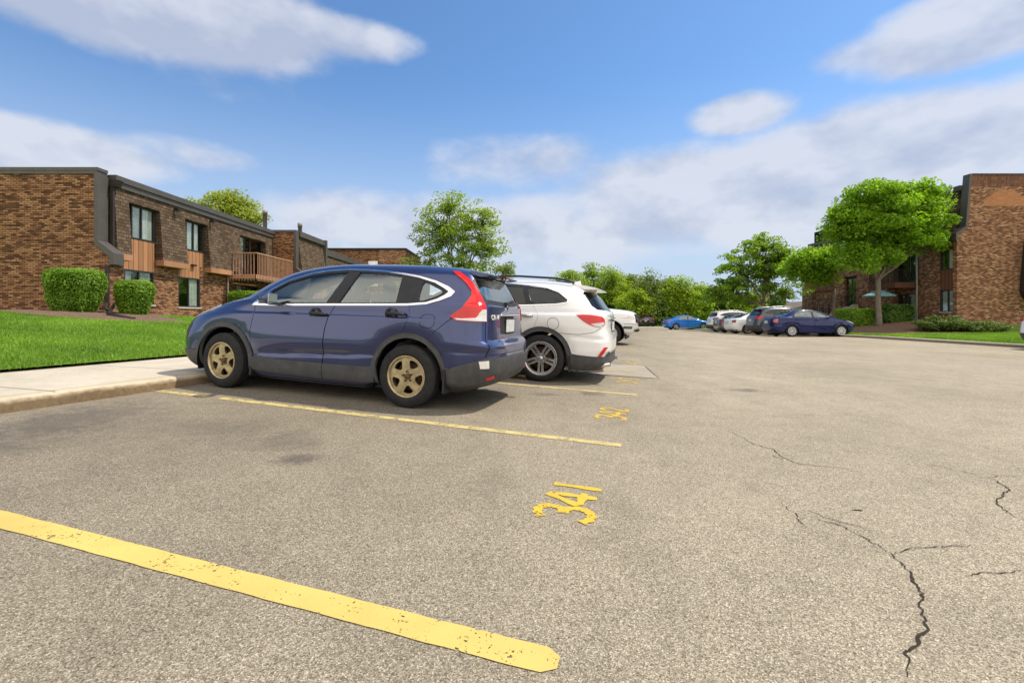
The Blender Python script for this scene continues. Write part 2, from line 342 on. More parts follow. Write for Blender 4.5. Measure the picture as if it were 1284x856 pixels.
def make_glass(name, tint, alpha, rough=.02):
    N = NT(name); N.set(tint, rough, 0, .5)
    tr = N.n('ShaderNodeBsdfTransparent'); tr.inputs[0].default_value = (*[min(1, c) for c in tint], 1)
    gl = N.n('ShaderNodeBsdfGlossy'); gl.inputs[0].default_value = (.93, 1, .96, 1); gl.inputs['Roughness'].default_value = rough
    f = N.n('ShaderNodeLayerWeight'); f.inputs[0].default_value = .12
    nz = N.math('MULTIPLY', N.noise(N.coord(), 3, 3), .02)
    fac = N.math('ADD', N.math('MULTIPLY', f.outputs['Fresnel'], 1.0), N.math('ADD', nz, alpha), True)
    ms = N.n('ShaderNodeMixShader'); N.l(fac, ms.inputs[0]); N.l(tr.outputs[0], ms.inputs[1]); N.l(gl.outputs[0], ms.inputs[2]); N.l(ms.outputs[0], N.o.inputs[0]); return N.m
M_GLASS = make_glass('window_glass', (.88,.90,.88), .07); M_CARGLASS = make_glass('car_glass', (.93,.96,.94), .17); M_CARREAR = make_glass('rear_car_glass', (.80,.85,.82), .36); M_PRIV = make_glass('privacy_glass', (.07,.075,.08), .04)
M_FARGLASS = make_glass('dark_car_glass', (.22,.25,.26), .05)
M_DARK = simple('dark_room', (.02,.02,.022), .9, 0, .1); M_CURT = simple('pale_curtain', (.80,.83,.79), .9, 0, .1, .1, 5); M_BLIND = simple('grey_curtain', (.50,.54,.53), .9, 0, .1, .15, 7)
M_TEALC = simple('pale_teal_curtain', (.42,.62,.56), .9, 0, .1, .1, 5)
M_FRAME = simple('dark_bronze_frame', (.028,.026,.025), .45, 0, .4); M_SILL = simple('stone_sill', (.45,.41,.35), .9, 0, .2)
M_WHITE = simple('white_paint', (.75,.74,.71), .5, 0, .4, .06); M_BLACK = simple('black_plastic', (.016,.016,.017), .55, 0, .4, .2, 9)
def leafmat(name, c1, c2, trans=.3, scale=1.1):
    N = NT(name); v = N.coord(); f = N.noise(v, scale, 3); g = N.noise(v, 19, 2)
    col = N.mix(1, N.ramp(f, [(.32, c1), (.68, c2)]), N.ramp(g, [(.3, .7), (.7, 1.3)]), 'MULTIPLY'); N.set(col, .55, 0, .35)
    t = N.n('ShaderNodeBsdfTranslucent'); N.l(N.mix(1, col, (1.25, 1.3, .5), 'MULTIPLY'), t.inputs[0])
    ms = N.n('ShaderNodeMixShader'); ms.inputs[0].default_value = trans; N.l(N.b.outputs[0], ms.inputs[1]); N.l(t.outputs[0], ms.inputs[2]); N.l(ms.outputs[0], N.o.inputs[0]); return N.m
M_GRASSB = leafmat('grass_blades', (.115,.215,.018), (.25,.41,.042), .38, .5)
M_LAWN = leafmat('lawn_soil_and_grass', (.085,.165,.015), (.16,.28,.026), 0, 2.2)
M_HEDGE = leafmat('hedge_leaves', (.12,.23,.016), (.23,.38,.03), .4, 2)
M_HEDGESHADE = leafmat('shaded_hedge_leaves', (.06,.125,.016), (.12,.21,.025), .3, 2); M_JUNI = leafmat('juniper_needles', (.07,.125,.016), (.15,.22,.03), .2, 2)  # second hedge tone: the same leaves with shade put into the colour
M_MAPLE = leafmat('maple_leaves', (.165,.295,.02), (.30,.48,.036), .52, .9)
M_MAPLED = leafmat('mid_green_leaves', (.15,.25,.028), (.28,.42,.05), .52, .8)
M_LOCUST = leafmat('spring_yellow_green_leaves', (.23,.33,.028), (.37,.47,.05), .5, .7)
M_OLIVE = leafmat('olive_green_leaves', (.14,.20,.04), (.25,.31,.06), .45, .8)
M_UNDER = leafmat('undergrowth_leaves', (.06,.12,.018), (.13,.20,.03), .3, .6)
def make_bark(name, c):
    N = NT(name); v = N.coord('Object', (9, 9, 2)); f = N.noise(v, 2.2, 6, .7); N.set(N.ramp(f, [(.3, tuple(x*.5 for x in c)), (.7, tuple(x*1.25 for x in c))]), .95, 0, .1); N.bump(f, .7, .03); return N.m
M_BARK = make_bark('grey_brown_bark', (.20,.165,.125)); M_BARKD = make_bark('dark_bark', (.085,.066,.05))
M_MULCH = simple('bark_mulch', (.15,.10,.068), .95, 0, .1, .6, 30); M_PIPE = simple('black_drain_pipe', (.02,.014,.012), .5, 0, .4)
M_GALV = simple('grey_vent_metal', (.21,.19,.17), .55, .3, .4)

# ================================================================== GROUND
def gridmesh(name, us, vs, fn, mat, kind='structure', parent=None):
    V = np.array([fn(u, v) for v in vs for u in us]); n = len(us)
    Fq = [(j*n+i, j*n+i+1, (j+1)*n+i+1, (j+1)*n+i) for j in range(len(vs)-1) for i in range(n-1)]
    o = mesh_np(name, V, np.array(Fq), 4, mat, parent, True)
    if kind: o['kind'] = kind
    return o
def lin(a, b, n): return list(np.linspace(a, b, n))
ls = lin(-60, -12, 13)+lin(-11, 8, 77)[0:]+lin(9, 30, 22)+[34, 40, 50, 70]
ds = lin(-30, -2, 10)+lin(-1.5, 14, 63)+lin(14.5, 30, 32)+lin(31, 58, 28)
lot = gridmesh('parking_lot', ls, ds, lambda l, d: (l, d, zg(l, d)), M_ASPHALT)
ter = gridmesh('terrain', lin(-900, 900, 25), [-400, -60, -30, 30, 57.7]+lin(62, 120, 12)+[200, 400, 900, 2500], lambda l, d: (l, d, -.95 if d < 57.9 else zg(0, 58)+.02+.004*min(d-58, 60)), M_LAWN)
verge_kerb = None

def crack_ribbon(bm, pts, w, z=.004, jit=.007):
    w *= .70
    """ragged open crack: a thin dark ribbon following the surface"""
    P = []
    for a, b in zip(pts, pts[1:]):
        L = math.hypot(b[0]-a[0], b[1]-a[1]); n = max(2, int(L/.018))
        for i in range(n):
            t = i/n; P.append((a[0]+(b[0]-a[0])*t, a[1]+(b[1]-a[1])*t))
    P.append(pts[-1])
    ox = oy = 0; Q = []
    for p in P:
        ox = ox*.8+random.gauss(0, jit); oy = oy*.8+random.gauss(0, jit); Q.append((p[0]+ox, p[1]+oy))
    prev = None; N = len(Q)
    for i, p in enumerate(Q):
        a = Q[max(0, i-1)]; b = Q[min(N-1, i+1)]; tx, ty = b[0]-a[0], b[1]-a[1]; L = math.hypot(tx, ty) or 1
        ww = max(.0055, w)*(.45+.8*random.random())*min(1, .35+3*i/N, .35+3*(N-1-i)/N); nx, ny = -ty/L*ww, tx/L*ww
        q = [bm.verts.new((p[0]+s*nx, p[1]+s*ny, zg(p[0]+s*nx, p[1]+s*ny)+z)) for s in (-.5, .5)]
        if prev: bm.faces.new((prev[0], q[0], q[1], prev[1]))
        prev = q
def gp(u, v):                                           # a point of the lot surface that the photo shows at (u, v), used to survey positions
    lo = None
    for dd in np.geomspace(.6, 80, 3000):
        l = (u-642)/FPX*dd
        if CAM_H-(v-HOR)/FPX*dd <= zg(l, dd): return l, dd
M_CRACK = simple('crack_dirt', (.042,.033,.025), .95, 0, .1, .3, 40)
bm = bmesh.new()
for w, pts in ((.016, [(1140,850),(1138,822),(1152,805),(1166,792),(1162,775),(1156,752),(1148,735),(1136,712),(1120,695)]),(.009, [(1120,695),(1102,684),(1080,673),(1050,660),(1018,648)]),
               (.006, [(1120,695),(1150,690),(1185,687),(1225,683)]),(.008, [(1012,662),(1000,650),(988,640),(978,630)]),(.011, [(928,547),(945,557),(968,563),(985,575),(1000,581),(1030,584),(1058,588),(1084,594)]),
               (.005, [(928,547),(912,540)]),(.005, [(965,570),(985,577)]),(.012, [(1284,652),(1266,645),(1250,632),(1256,622),(1266,612),(1250,604),(1234,598)]),(.006, [(1234,598),(1210,592),(1180,586),(1158,582)]),
               (.006, [(1234,598),(1262,597),(1284,598)]),(.006, [(1212,723),(1245,719),(1284,715)]),(.006, [(940,522),(975,523),(1010,524)]),(.006,[(1010,640),(1060,655),(1100,668)]),(.02,[(1066,640),(1080,641)]),(.008,[(860,452),(960,458),(1100,466)]),(.006,[(985,520),(1060,522)]),
               (.010,[(800,425),(900,432),(1010,438),(1100,447)])):
    crack_ribbon(bm, [gp(*p) for p in pts], w)
tag(part('asphalt_cracks', bm, M_CRACK), kind='structure')

def strip(name, X0, X1, Y, w, mat, z=.004, rnd=False, nseg=None):
    n = nseg or max(4, int(abs(X1-X0)/.15)); bm = bmesh.new(); prev = None
    for i in range(n+1):
        X = X0+(X1-X0)*i/n; e = .0012*math.sin(i*.9)+random.uniform(-.0012, .0012)
        hw = w/2
        if rnd and X1-X < .06: hw *= math.sqrt(max(.05, 1-((.06-(X1-X))/.06)**2*.8))
        q = []
        for s in (-1, -.4, .4, 1):
            l, d = W(X, Y+s*hw+e); q.append(bm.verts.new((l, d, zg(l, d)+z)))
        if prev:
            for k in range(3): bm.faces.new((prev[k], q[k], q[k+1], prev[k+1]))
        prev = q
    o = part(name, bm, mat); o['kind'] = 'structure'; return o
PITCH, Y1 = 2.765, 1.56
strip('parking_line', -5.8, -.33, Y1, .125, M_YEL, rnd=True, nseg=120)
strip('parking_line', -5.8, -5.02, Y1+PITCH, .105, M_YEL2); strip('parking_line', -4.86, -.36, Y1+PITCH, .105, M_YEL2)
strip('parking_line', -5.8, -.38, Y1+2*PITCH+.03, .10, M_YEL2); strip('parking_line', -5.8, -.50, Y1+3*PITCH, .09, M_YELF, .010)
for k in (4, 5): strip('parking_line', -5.8, -.6, Y1+k*PITCH, .10, M_YELF)
strip('parking_line', -5.8, -.33, Y1-PITCH, .11, M_YEL2)
def line2(a, b, w, mat):
    bm = bmesh.new(); n = 16; L = math.hypot(b[0]-a[0], b[1]-a[1]); nx, ny = -(b[1]-a[1])/L*w/2, (b[0]-a[0])/L*w/2; prev = None
    for i in range(n+1):
        x, y = a[0]+(b[0]-a[0])*i/n, a[1]+(b[1]-a[1])*i/n
        q = [bm.verts.new((x+s*nx, y+s*ny, zg(x+s*nx, y+s*ny)+.004)) for s in (-1, 1)]
        if prev: bm.faces.new((prev[0], q[0], q[1], prev[1]))
        prev = q
    o = part('parking_line', bm, mat); o['kind'] = 'structure'
for yy in (14.4, 17.15, 19.9, 22.65, 25.4, 30.9): line2((12.4, yy), (17.7, yy), .1, M_YELF)

def digits(text, Xc, Yc, mat, H=.31, w=.058):
    G = {'3': [[(-.06,.86),(.1,.97),(.28,1),(.46,.92),(.5,.76),(.44,.6),(.24,.53)],[(.24,.53),(.46,.46),(.54,.28),(.48,.1),(.3,0),(.1,.02),(-.06,.14)]],
         '4': [[(.36,1),(-.02,.36),(.10,.30),(.62,.30)],[(.40,.98),(.42,.6),(.42,.02)]], '1': [[(.2,1.0),(.2,0)]], '2': [[(0,.78),(.08,.95),(.28,1),(.46,.9),(.48,.72),(.38,.52),(.02,.04)],[(.02,.03),(.54,.03)]]}
    adv = {'3': .72, '4': .74, '1': .42, '2': .72}; tot = sum(adv[c] for c in text)-.2
    bm = bmesh.new(); x = -tot/2
    for k, c in enumerate(text):
        for j, st in enumerate(G[c]):
            pts = []
            for a, b in zip(st, st[1:]):
                for i in range(6): t = i/6; pts.append((a[0]+(b[0]-a[0])*t, a[1]+(b[1]-a[1])*t))
            pts.append(st[-1]); prev = None
            for i, p in enumerate(pts):
                a = pts[max(0, i-1)]; b = pts[min(len(pts)-1, i+1)]; tx, ty = b[0]-a[0], b[1]-a[1]; L = math.hypot(tx, ty) or 1
                ww = w*(.9+.2*math.sin(i*1.3+k)); q = []
                for s in (-.5, .5):
                    gx = (x+p[0])*H - s*ty/L*ww; gy = (p[1]-.5)*H + s*tx/L*ww
                    l, d = W(Xc-gy, Yc+gx); q.append(bm.verts.new((l, d, zg(l, d)+.0045+.0004*j)))
                if prev: bm.faces.new((prev[0], q[0], q[1], prev[1]))
                prev = q
        x += adv[c]
    o = part('bay_number', bm, mat); o['kind'] = 'structure'
digits('341', -.545, 2.92, M_YELN); digits('342', -.57, 5.66, make_paint('worn_stencil_yellow', (.56,.37,.06), .42)); digits('343', -.60, 8.55, M_YELF, .32, .07)
digits('344', -.72, 11.4, M_YELF)

# concrete pad with its drain cover
def sheet(name, poly, fz, mat, z, nsub=10, kind='structure'):
    """quad given by four world points, subdivided and draped"""
    (a, b, c, e) = [Vector((*p, 0)) for p in poly]
    return gridmesh(name, lin(0, 1, nsub+1), lin(0, 1, nsub+1), lambda s, t: (lambda p: (p.x, p.y, fz(p.x, p.y)+z))((a*(1-s)+b*s)*(1-t)+(e*(1-s)+c*s)*t), mat, kind)
sheet('concrete_pad', [W(-3.3, 9.0), W(-.1, 9.13), W(-.43, 11.2), W(-3.4, 11.1)], zg, M_PAD, .006)
bm = bmesh.new()
for a, b in ((W(-.1, 9.13), W(-.43, 11.2)), (W(-.43, 11.2), W(-3.4, 11.1)), (W(-3.3, 9.0), W(-.1, 9.13))): crack_ribbon(bm, [a, b], .03, .009, .003)
tag(part('pad_joint', bm, M_CRACK), kind='structure')
l, d = W(-1.48, 9.62)
mh = empty("drain_cover", (l, d, zg(l, d)+.008))
tag(mh, 'round rusty drain cover set in concrete pad by the white SUV', 'drain cover')
bm = bmesh.new(); lathe(bm, [(.0, .22), (.012, .24), (.014, .33), (0, .345)], 40, 'z'); part('rim', bm, simple('rusty_iron', (.10,.06,.04), .8, .2, .3, .4, 25), mh)
bm = bmesh.new(); lathe(bm, [(.006, .002), (.006, .215), (-.01, .218)], 40, 'z')
for k in range(7):
    yy = -.16+.32*k/6; hw = math.sqrt(.2**2-yy*yy)*.85; box(bm, -hw, hw, yy-.008, yy+.008, .006, .012)
part('lid', bm, simple('drain_iron', (.14,.11,.085), .85, .1, .3, .4, 30), mh)

# kerb and footpath on the west side (parking frame), lawn, mulch
YS = lin(-14, 40, 109)
kprof = [(0, -.03), (-.008, .07), (-.02, .108), (-.045, .128), (-.085, .136), (-.16, .138)]
def kerb_pt(i, Y):
    x, z = kprof[i]; n = .010*math.sin(Y*3.1)+.007*math.sin(Y*7.7+1)+.012*max(0, math.sin(Y*1.3+.4))**6
    X = KERB_X + x - (n if 0 < i < 5 else 0); l, d = W(X, Y); lb, db = W(KERB_X, Y); return (l, d, zg(lb, db)+z-(n*.6 if 1 < i < 5 else 0))
YSk = lin(-14, 14, 280)+lin(14.2, 40, 60)
gridmesh('kerb', list(range(len(kprof)))[::-1], YSk, lambda i, Y: kerb_pt(int(i), Y), M_KERB)
def walk_pt(X, Y): l, d = W(X, Y); lb, db = W(KERB_X, Y); return (l, d, zg(lb, db)+.138+(KERB_X-.16-X)*.006)
gridmesh('footpath', [WALK_X-.2]+lin(WALK_X, KERB_X-.16, 8), YS, walk_pt, M_CONC)
bm = bmesh.new()
for k, Y in enumerate(np.arange(-8, 34, 1.83)):
    Y += .35; prev = None
    for X in lin(WALK_X, KERB_X-.01, 10):
        q = []
        for s in (-.006, .006):
            p = walk_pt(min(X, KERB_X-.05), Y+s); q.append(bm.verts.new((p[0], p[1], p[2]+.003)))
        if prev: bm.faces.new((prev[0], prev[1], q[1], q[0]))
        prev = q
prev = None
for Y in np.linspace(-10, 34, 220):
    q = [bm.verts.new((lambda p: (p[0], p[1], p[2]+.003))(walk_pt(KERB_X-.16+s, Y))) for s in (-.004, .004)]
    if prev: bm.faces.new((prev[0], q[0], q[1], prev[1]))
    prev = q
tag(part('footpath_joints', bm, simple('footpath_joint_tone', (.20,.17,.13), .95, 0, .1)), kind='structure')  # thin lines, darker than the slabs

dl = lin(-14, 2, 9)+lin(3, 34, 63)+lin(35, 60, 14)
def lawn_pt(t, d):
    ls_ = (WALK_X+d*SA)/CA; le = min(-15.2, ls_-1) if d < 18 else -15.6
    l = ls_*(1-t)+le*t
    if t > .999: l = -60 if d < 17.6 else -15.7
    z = zlawn(max(l, -22), d); return (l, d, z+.012*math.sin(l*2.3)*math.sin(d*1.7) if .02 < t < .98 else z)
gridmesh('lawn', lin(0, 1, 40), dl, lawn_pt, M_LAWN)

def blades(name, pts_fn, n, h0, h1, w, mat):
    P = pts_fn(n); n = len(P)
    ang_ = RNG.uniform(0, 2*math.pi, n); h = RNG.uniform(h0, h1, n); lean = RNG.normal(0, .45, (n, 2))*h[:, None]
    dx = np.stack([np.cos(ang_), np.sin(ang_)], 1)*w/2*RNG.uniform(.6, 1.4, n)[:, None]
    V = np.zeros((n, 5, 3)); base = P.copy(); base[:, 2] -= .01
    V[:, 0] = base; V[:, 0, :2] += dx; V[:, 1] = base; V[:, 1, :2] -= dx
    midp = P.copy(); midp[:, :2] += lean*.35; midp[:, 2] += h*.6
    V[:, 2] = midp; V[:, 2, :2] -= dx*.8; V[:, 3] = midp; V[:, 3, :2] += dx*.8
    tip = P.copy(); tip[:, :2] += lean; tip[:, 2] += h*.97; V[:, 4] = tip
    idx = np.arange(n)[:, None]*5
    tri = np.concatenate([idx+[0,1,2], idx+[0,2,3], idx+[3,2,4]])
    o = mesh_np(name, V.reshape(-1, 3), tri, 3, mat); o['kind'] = 'stuff'; return o
MULCH = []
def in_mulch(l, d): return False
# mulch bed outline (world l, d) round the two clipped shrubs
MB = [(-17.9,17.2),(-16.6,15.2),(-15.0,14.2),(-13.4,13.8),(-11.9,14.0),(-10.9,14.9),(-10.7,16.2),(-11.6,16.75),(-12.6,17.2),(-13.2,18.6),(-13.9,20.6),(-14.7,20.8),(-15.1,18.2),(-16.5,17.9)]
def inpoly(x, y, poly):
    c = False; j = len(poly)-1
    for i in range(len(poly)):
        xi, yi = poly[i]; xj, yj = poly[j]
        if (yi > y) != (yj > y) and x < (xj-xi)*(y-yi)/(yj-yi)+xi: c = not c
        j = i
    return c
def lawn_samples(n):
    out = []
    d = 5.5+17*RNG.random(n)**1.5; t = RNG.random(n)
    for dd, tt in zip(d, t):
        ls_ = (WALK_X+dd*SA)/CA; lmin = -15.1
        l = ls_+.01+(lmin-ls_)*tt
        if l < -1.5*dd-4 or inpoly(l, dd, MB): continue
        out.append((l, dd, zlawn(l, dd)))
    return np.array(out)
blades('grass', lawn_samples, 165000, .035, .085, .011, M_GRASSB)
bmm = bmesh.new(); cx = sum(p[0] for p in MB)/len(MB); cy = sum(p[1] for p in MB)/len(MB)
rings = []
for k in range(9):
    s = k/8; ring = []
    for i in range(len(MB)*6):
        a = MB[(i//6) % len(MB)]; b = MB[(i//6+1) % len(MB)]; t = (i % 6)/6
        x = cx+(a[0]+(b[0]-a[0])*t-cx)*s; y = cy+(a[1]+(b[1]-a[1])*t-cy)*s
        if k == 8: x += random.gauss(0, .05); y += random.gauss(0, .05)
        ring.append(bmm.verts.new((x, y, zlawn(x, y)+(.05 if k < 8 else .005)+random.uniform(-.01, .02))))
    rings.append(ring)
for a, b in zip(rings, rings[1:]):
    for i in range(len(a)): bmm.faces.new((a[i], b[i], b[(i+1) % len(a)], a[(i+1) % len(a)]))
bmesh.ops.recalc_face_normals(bmm, faces=bmm.faces[:])
tag(part('mulch_bed', bmm, M_MULCH), kind='structure')

# grit swept against the west kerb and loose stones on the lot
n = 900; V_, F_ = [], []
for i in range(n):
    if i < 520: X = KERB_X+abs(random.gauss(0, .10))+.015; Y = random.uniform(-3, 12)
    else: X = random.uniform(-5.5, 5); Y = random.uniform(-1.5, 9)
    r = random.uniform(.003, .008)*(1.5 if random.random() < .06 else 1); l, d = W(X, Y); z = zg(l, d); b = len(V_)
    for a, e, q in ((1,0,.3),(-.6,.8,.2),(-.7,-.7,.35),(.1,.1,1.3),(.4,-.8,.1)): V_.append((l+a*r*random.uniform(.7,1.3), d+e*r*random.uniform(.7,1.3), z+q*r*.9))
    F_ += [(b,b+1,b+3),(b+1,b+2,b+3),(b+2,b+4,b+3),(b+4,b,b+3)]
gt = mesh_np('grit', np.array(V_), np.array(F_), 3, simple('grit_stone', (.26,.21,.15), .95, 0, .1, .5, 60)); gt['kind'] = 'stuff'

# east kerb, lawn bank
DK = lin(17.0, 56, 100)
ek = [(0, -.03), (.01, .08), (.03, .115), (.07, .13), (.16, .13), (.30, .125)]
def ekp(i, d): x, z = ek[int(i)]; return (KR+x, d, zg(KR, d)+z)
gridmesh('kerb', list(range(len(ek))), DK, ekp, make_concrete('east_kerb_concrete', (.42,.37,.28), (.16,.12,.08)))
gridmesh('kerb', lin(0, 1, 30), list(range(len(ek))), lambda t, i: (KR+ek[int(i)][0]+t*12, 17.0+ek[int(i)][0], zg(KR, 17)+ek[int(i)][1]), MATS.get('x') or M_CONC)
gridmesh('lawn', [KR+.3]+lin(KR+.45, 30, 30)+[34, 44], [17.3]+lin(17.5, 56, 78), lambda l, d: (l, d, zright(l, d)-(.0 if l > KR+.31 else .02)), M_LAWN)
MBR = [(19.6,25.3),(21.5,26.3),(23.5,26.5),(25.5,26.3),(27.3,26.4),(27.3,44),(20.3,44),(19.6,38),(19.4,30)]
def lawn_r(n):
    out = []
    l = KR+.32+9*RNG.random(n)**1.3; d = 17.4+13*RNG.random(n)
    for a, b in zip(l, d):
        if not inpoly(a, b, MBR) and a < 27.3: out.append((a, b, zright(a, b)))
    return np.array(out)
blades('grass', lawn_r, 26000, .05, .11, .022, M_GRASSB)
sheet('mulch_bed', [(19.7, 27.2), (27.35, 26.4), (27.35, 44), (20.0, 44)], zright, simple('east_bark_mulch', (.17,.105,.068), .95, 0, .1, .6, 20), .02, 40)
# far verge beyond the lot
gridmesh('far_kerb', lin(-40, 60, 60), [0, 1, 2, 3], lambda l, i: (l, 57.6+(0,.02,.2,.22)[int(i)], zg(l, 57.6)+(-.02,.12,.13,.02)[int(i)]), M_CONC)

# ================================================================== BUILDINGS
def keep(o, root):                                      # mesh built in world metres, hung on a root that stands at its base
    o.parent = root
    if root.parent is None: o.matrix_parent_inverse = Matrix.Translation(-Vector(root.location))
    return o
def pw(name, bm, mats, root, sub=None, smooth=False):
    o = part(name, bm, mats, None, smooth)
    if sub is not None: o.parent = sub
    else: keep(o, root)
    return o
def boxes(*bs):
    bm = bmesh.new()
    for b in bs: box(bm, *b)
    return bm
def window_x(root, l, s, d0, d1, z0, z1, curtain=None, split=.45, name='window', sill=True, one=False):
    """sliding window in a wall whose outside faces s (+1 = +x); l = outer plane"""
    f = .055; bm = bmesh.new(); a, b = sorted((l-.10*s, l))
    box(bm, a, b, d0, d1, z1-f, z1); box(bm, a, b, d0, d1, z0, z0+f); box(bm, a, b, d0, d0+f, z0+f, z1-f); box(bm, a, b, d1-f, d1, z0+f, z1-f)
    dm = d0+(d1-d0)*split; a2, b2 = sorted((l-.085*s, l-.02*s)); box(bm, a2, b2, dm-.03, dm+.03, z0+f, z1-f)
    w = pw(name, bm, M_FRAME, root)
    gp_ = l-.055*s; bm = bmesh.new()
    for e0, e1, off in ((d0+f, dm-.03, 0), (dm+.03, d1-f, .02)): box(bm, *sorted((gp_-off*s, gp_-off*s-.006*s)), e0, e1, z0+f, z1-f)
    pw('pane', bm, M_GLASS, root, w)
    if curtain:
        for (e0, e1, m) in curtain:
            bm = bmesh.new(); n = 26; xs = l-.115*s; prev = None
            D0 = d0+f+(d1-d0-2*f)*e0; D1 = d0+f+(d1-d0-2*f)*e1
            for i in range(n+1):
                y = D0+(D1-D0)*i/n; x = xs+.025*math.sin(i*1.9)+.01*math.sin(i*.7); q = [bm.verts.new((x, y, z)) for z in (z0-.02, z1+.02)]
                if prev: bm.faces.new((prev[0], q[0], q[1], prev[1])).smooth = True
                prev = q
            pw('curtain', bm, m, root, w)
    if sill:
        c, e = sorted((l-.1*s, l+.05*s)); pw('sill', boxes((c, e, d0-.05, d1+.05, z0-.07, z0-.003)), M_SILL, root, w)
    return w

# ---- west apartment building
gridmesh('wall_foot_path', [-40, -30, -24, -20, -17.5, -15.2, -14.55], [17.25, 17.6, 18.1], lambda l, d: (l, d, zlawn(max(l, -22), d)+.035), M_CONC)
gridmesh('wall_foot_path', [-15.5, -15.0, -14.75], lin(18.11, 30.9, 30), lambda l, d: (l, d, zlawn(l, d)+.03), M_CONC)
WB = empty('apartment_building', (-15.2, 18, 1.2), label='long two storey tan brick apartment building with brown shingled upper floor and balcony', cat='building')
T = -15.35
bm = bmesh.new(); prism(bm, [(-40, .6), (-14.86, .6), (-14.86, 3.28), (-15.41, 3.79), (-15.41, 6.36), (-40, 6.36)], 18.0, 18.35)
wl = bm
for (d0, d1, z0, z1) in ((18.353, 19.28, .5, 3.5), (20.9, 22.42, .4, 3.5), (24.0, 26.3, .3, 3.5), (19.28, 20.9, .5, 1.6), (22.42, 24.0, .4, 1.5), (26.3, 27.5, .3, 3.2), (29.95, 31.0, .3, 3.2)):
    box(wl, T-.4, T-(0 if d1 <= 26.31 else .25), d0, d1, z0, z1)
box(wl, T-.4, T-.25, 27.5, 29.95, 2.9, 3.2)
pw('wall', wl, M_BRICK, WB)
pw('room', boxes((-40, -16.1, 18.36, 30.9, .4, 6.3), (-16.0, -15.76, 18.36, 19.0, .5, 6.3), (-16.0, -15.76, 21.3, 22.2, .5, 6.3), (-16.0, -15.76, 24.6, 27, .5, 6.3)), M_DARK, WB)
pw('gable_coping', boxes((-40, -15.27, 17.95, 18.42, 6.48, 6.6), (-40, -15.30, 17.965, 18.41, 6.362, 6.48)), M_TRIM, WB)
bm = bmesh.new(); prism(bm, [(-15.413, 6.36), (-15.27, 6.36), (-15.27, 3.90), (-14.68, 3.44), (-14.68, 3.02), (-14.84, 3.02), (-14.84, 3.27), (-15.413, 3.78)], 17.96, 18.43)
pw('gable_edge_trim', bm, M_TRIM, WB)
bm = boxes((-15.24, -15.12, 18.46, 18.56, 3.5, 6.02), (-14.93, -14.83, 17.86, 17.96, 1.6, 3.0)); tube(bm, [(-14.88, 17.9, 1.62), (-14.85, 17.8, 1.4), (-14.6, 17.6, 1.32)], .05, 8); prism(bm, [(-15.3, 6.02), (-15.3, 6.27), (-14.92, 6.27), (-15.02, 6.02)], 18.45, 18.72)
pw('downspout', bm, M_TRIMD, WB)
sh = bmesh.new()
def mseg(d0, d1): prism(sh, [(-15.2+.58*(5.62-6.05)*-.115, 5.62), (-15.03, 3.52), (-15.55, 3.52), (-15.55, 5.62)], d0, d1)
for d0, d1 in ((18.6, 19.3), (21.0, 22.62), (24.3, 27.2), (30.0, 30.9)): mseg(d0, d1)
prism(sh, [(-15.2, 6.05), (-15.171, 5.622), (-15.55, 5.622), (-15.55, 6.05)], 18.6, 30.9)
pw('shingled_storey', sh, M_SHING, WB)
for d0, d1 in ((18.6, 19.3), (21.0, 22.62), (24.3, 26.28)): pw('wood_fascia', boxes((-15.56, -15.0, d0, d1, 3.28, 3.517)), M_WOODT, WB)
pw('roof_fascia', boxes((-15.9, -15.13, 18.58, 31, 6.052, 6.27), (-15.9, -15.07, 18.56, 31, 6.27, 6.49), (-40, -15.5, 18.43, 52, 6.3, 6.44)), M_TRIM, WB)
for b_ in ((T-.3, T-.02, 19.28, 20.95, 2.985, 4.24), (T-.3, T-.02, 22.42, 24.3, 2.93, 4.22)): pw('wood_panel', boxes(b_), M_WOODV, WB)
window_x(WB, T, 1, 19.28, 20.9, 1.6, 2.98, [(.5, 1, M_BLIND), (0, .3, M_BLIND)], .5)
window_x(WB, T, 1, 22.42, 23.98, 1.53, 2.925, [(.52, 1, M_CURT)], .48)
window_x(WB, T, 1, 19.66, 20.98, 4.25, 5.615, [(.0, .42, M_BLIND), (.5, 1, M_CURT)], .43, sill=False)
window_x(WB, T, 1, 22.95, 24.28, 4.23, 5.615, [(0, .4, M_CURT), (.48, .8, M_CURT)], .43, sill=False)
window_x(WB, T, 1, 27.22, 29.98, 3.4, 5.615, [(0, .22, M_TEALC), (.82, .9, M_BLIND)], .5, name='sliding_door', sill=False)
window_x(WB, T-.25, 1, 27.5, 29.95, .9, 2.9, [(.1, .3, M_BLIND)], .5, name='sliding_door', sill=False)
for dd, zz in ((21.9, 5.86), (24.5, 5.86)):
    bm = boxes((-15.16, -14.98, dd-.05, dd+.05, zz-.02, zz+.1), (-15.05, -14.93, dd-.11, dd+.11, zz-.06, zz+.03)); pw('flood_light', bm, M_BLACK, WB)
pw('vent_hood', boxes((-15.37, -15.22, 23.3, 23.55, 3.5, 3.58)), M_TRIMD, WB)
bal = pw('balcony', boxes((-15.34, -13.86, 26.36, 30.5, 3.2, 3.36), (-15.34, -13.82, 26.30, 26.36, 3.12, 3.34), (-13.86, -13.80, 26.30, 30.5, 3.12, 3.34)), M_WOODB, WB)
rl = bmesh.new(); k = 0
for l_ in np.arange(-15.2, -13.85, .16): box(rl, l_-.015, l_+.015, 26.268, 26.298, 3.0, 4.47)
for d_ in np.arange(26.42, 30.55, .165): box(rl, -13.798, -13.768, d_-.015, d_+.015, 3.0, 4.47)
box(rl, -15.1, -13.75, 26.25, 26.34, 4.472, 4.53); box(rl, -13.84, -13.745, 26.345, 30.55, 4.472, 4.53)
pw('railing', rl, M_WOODB, WB, bal)
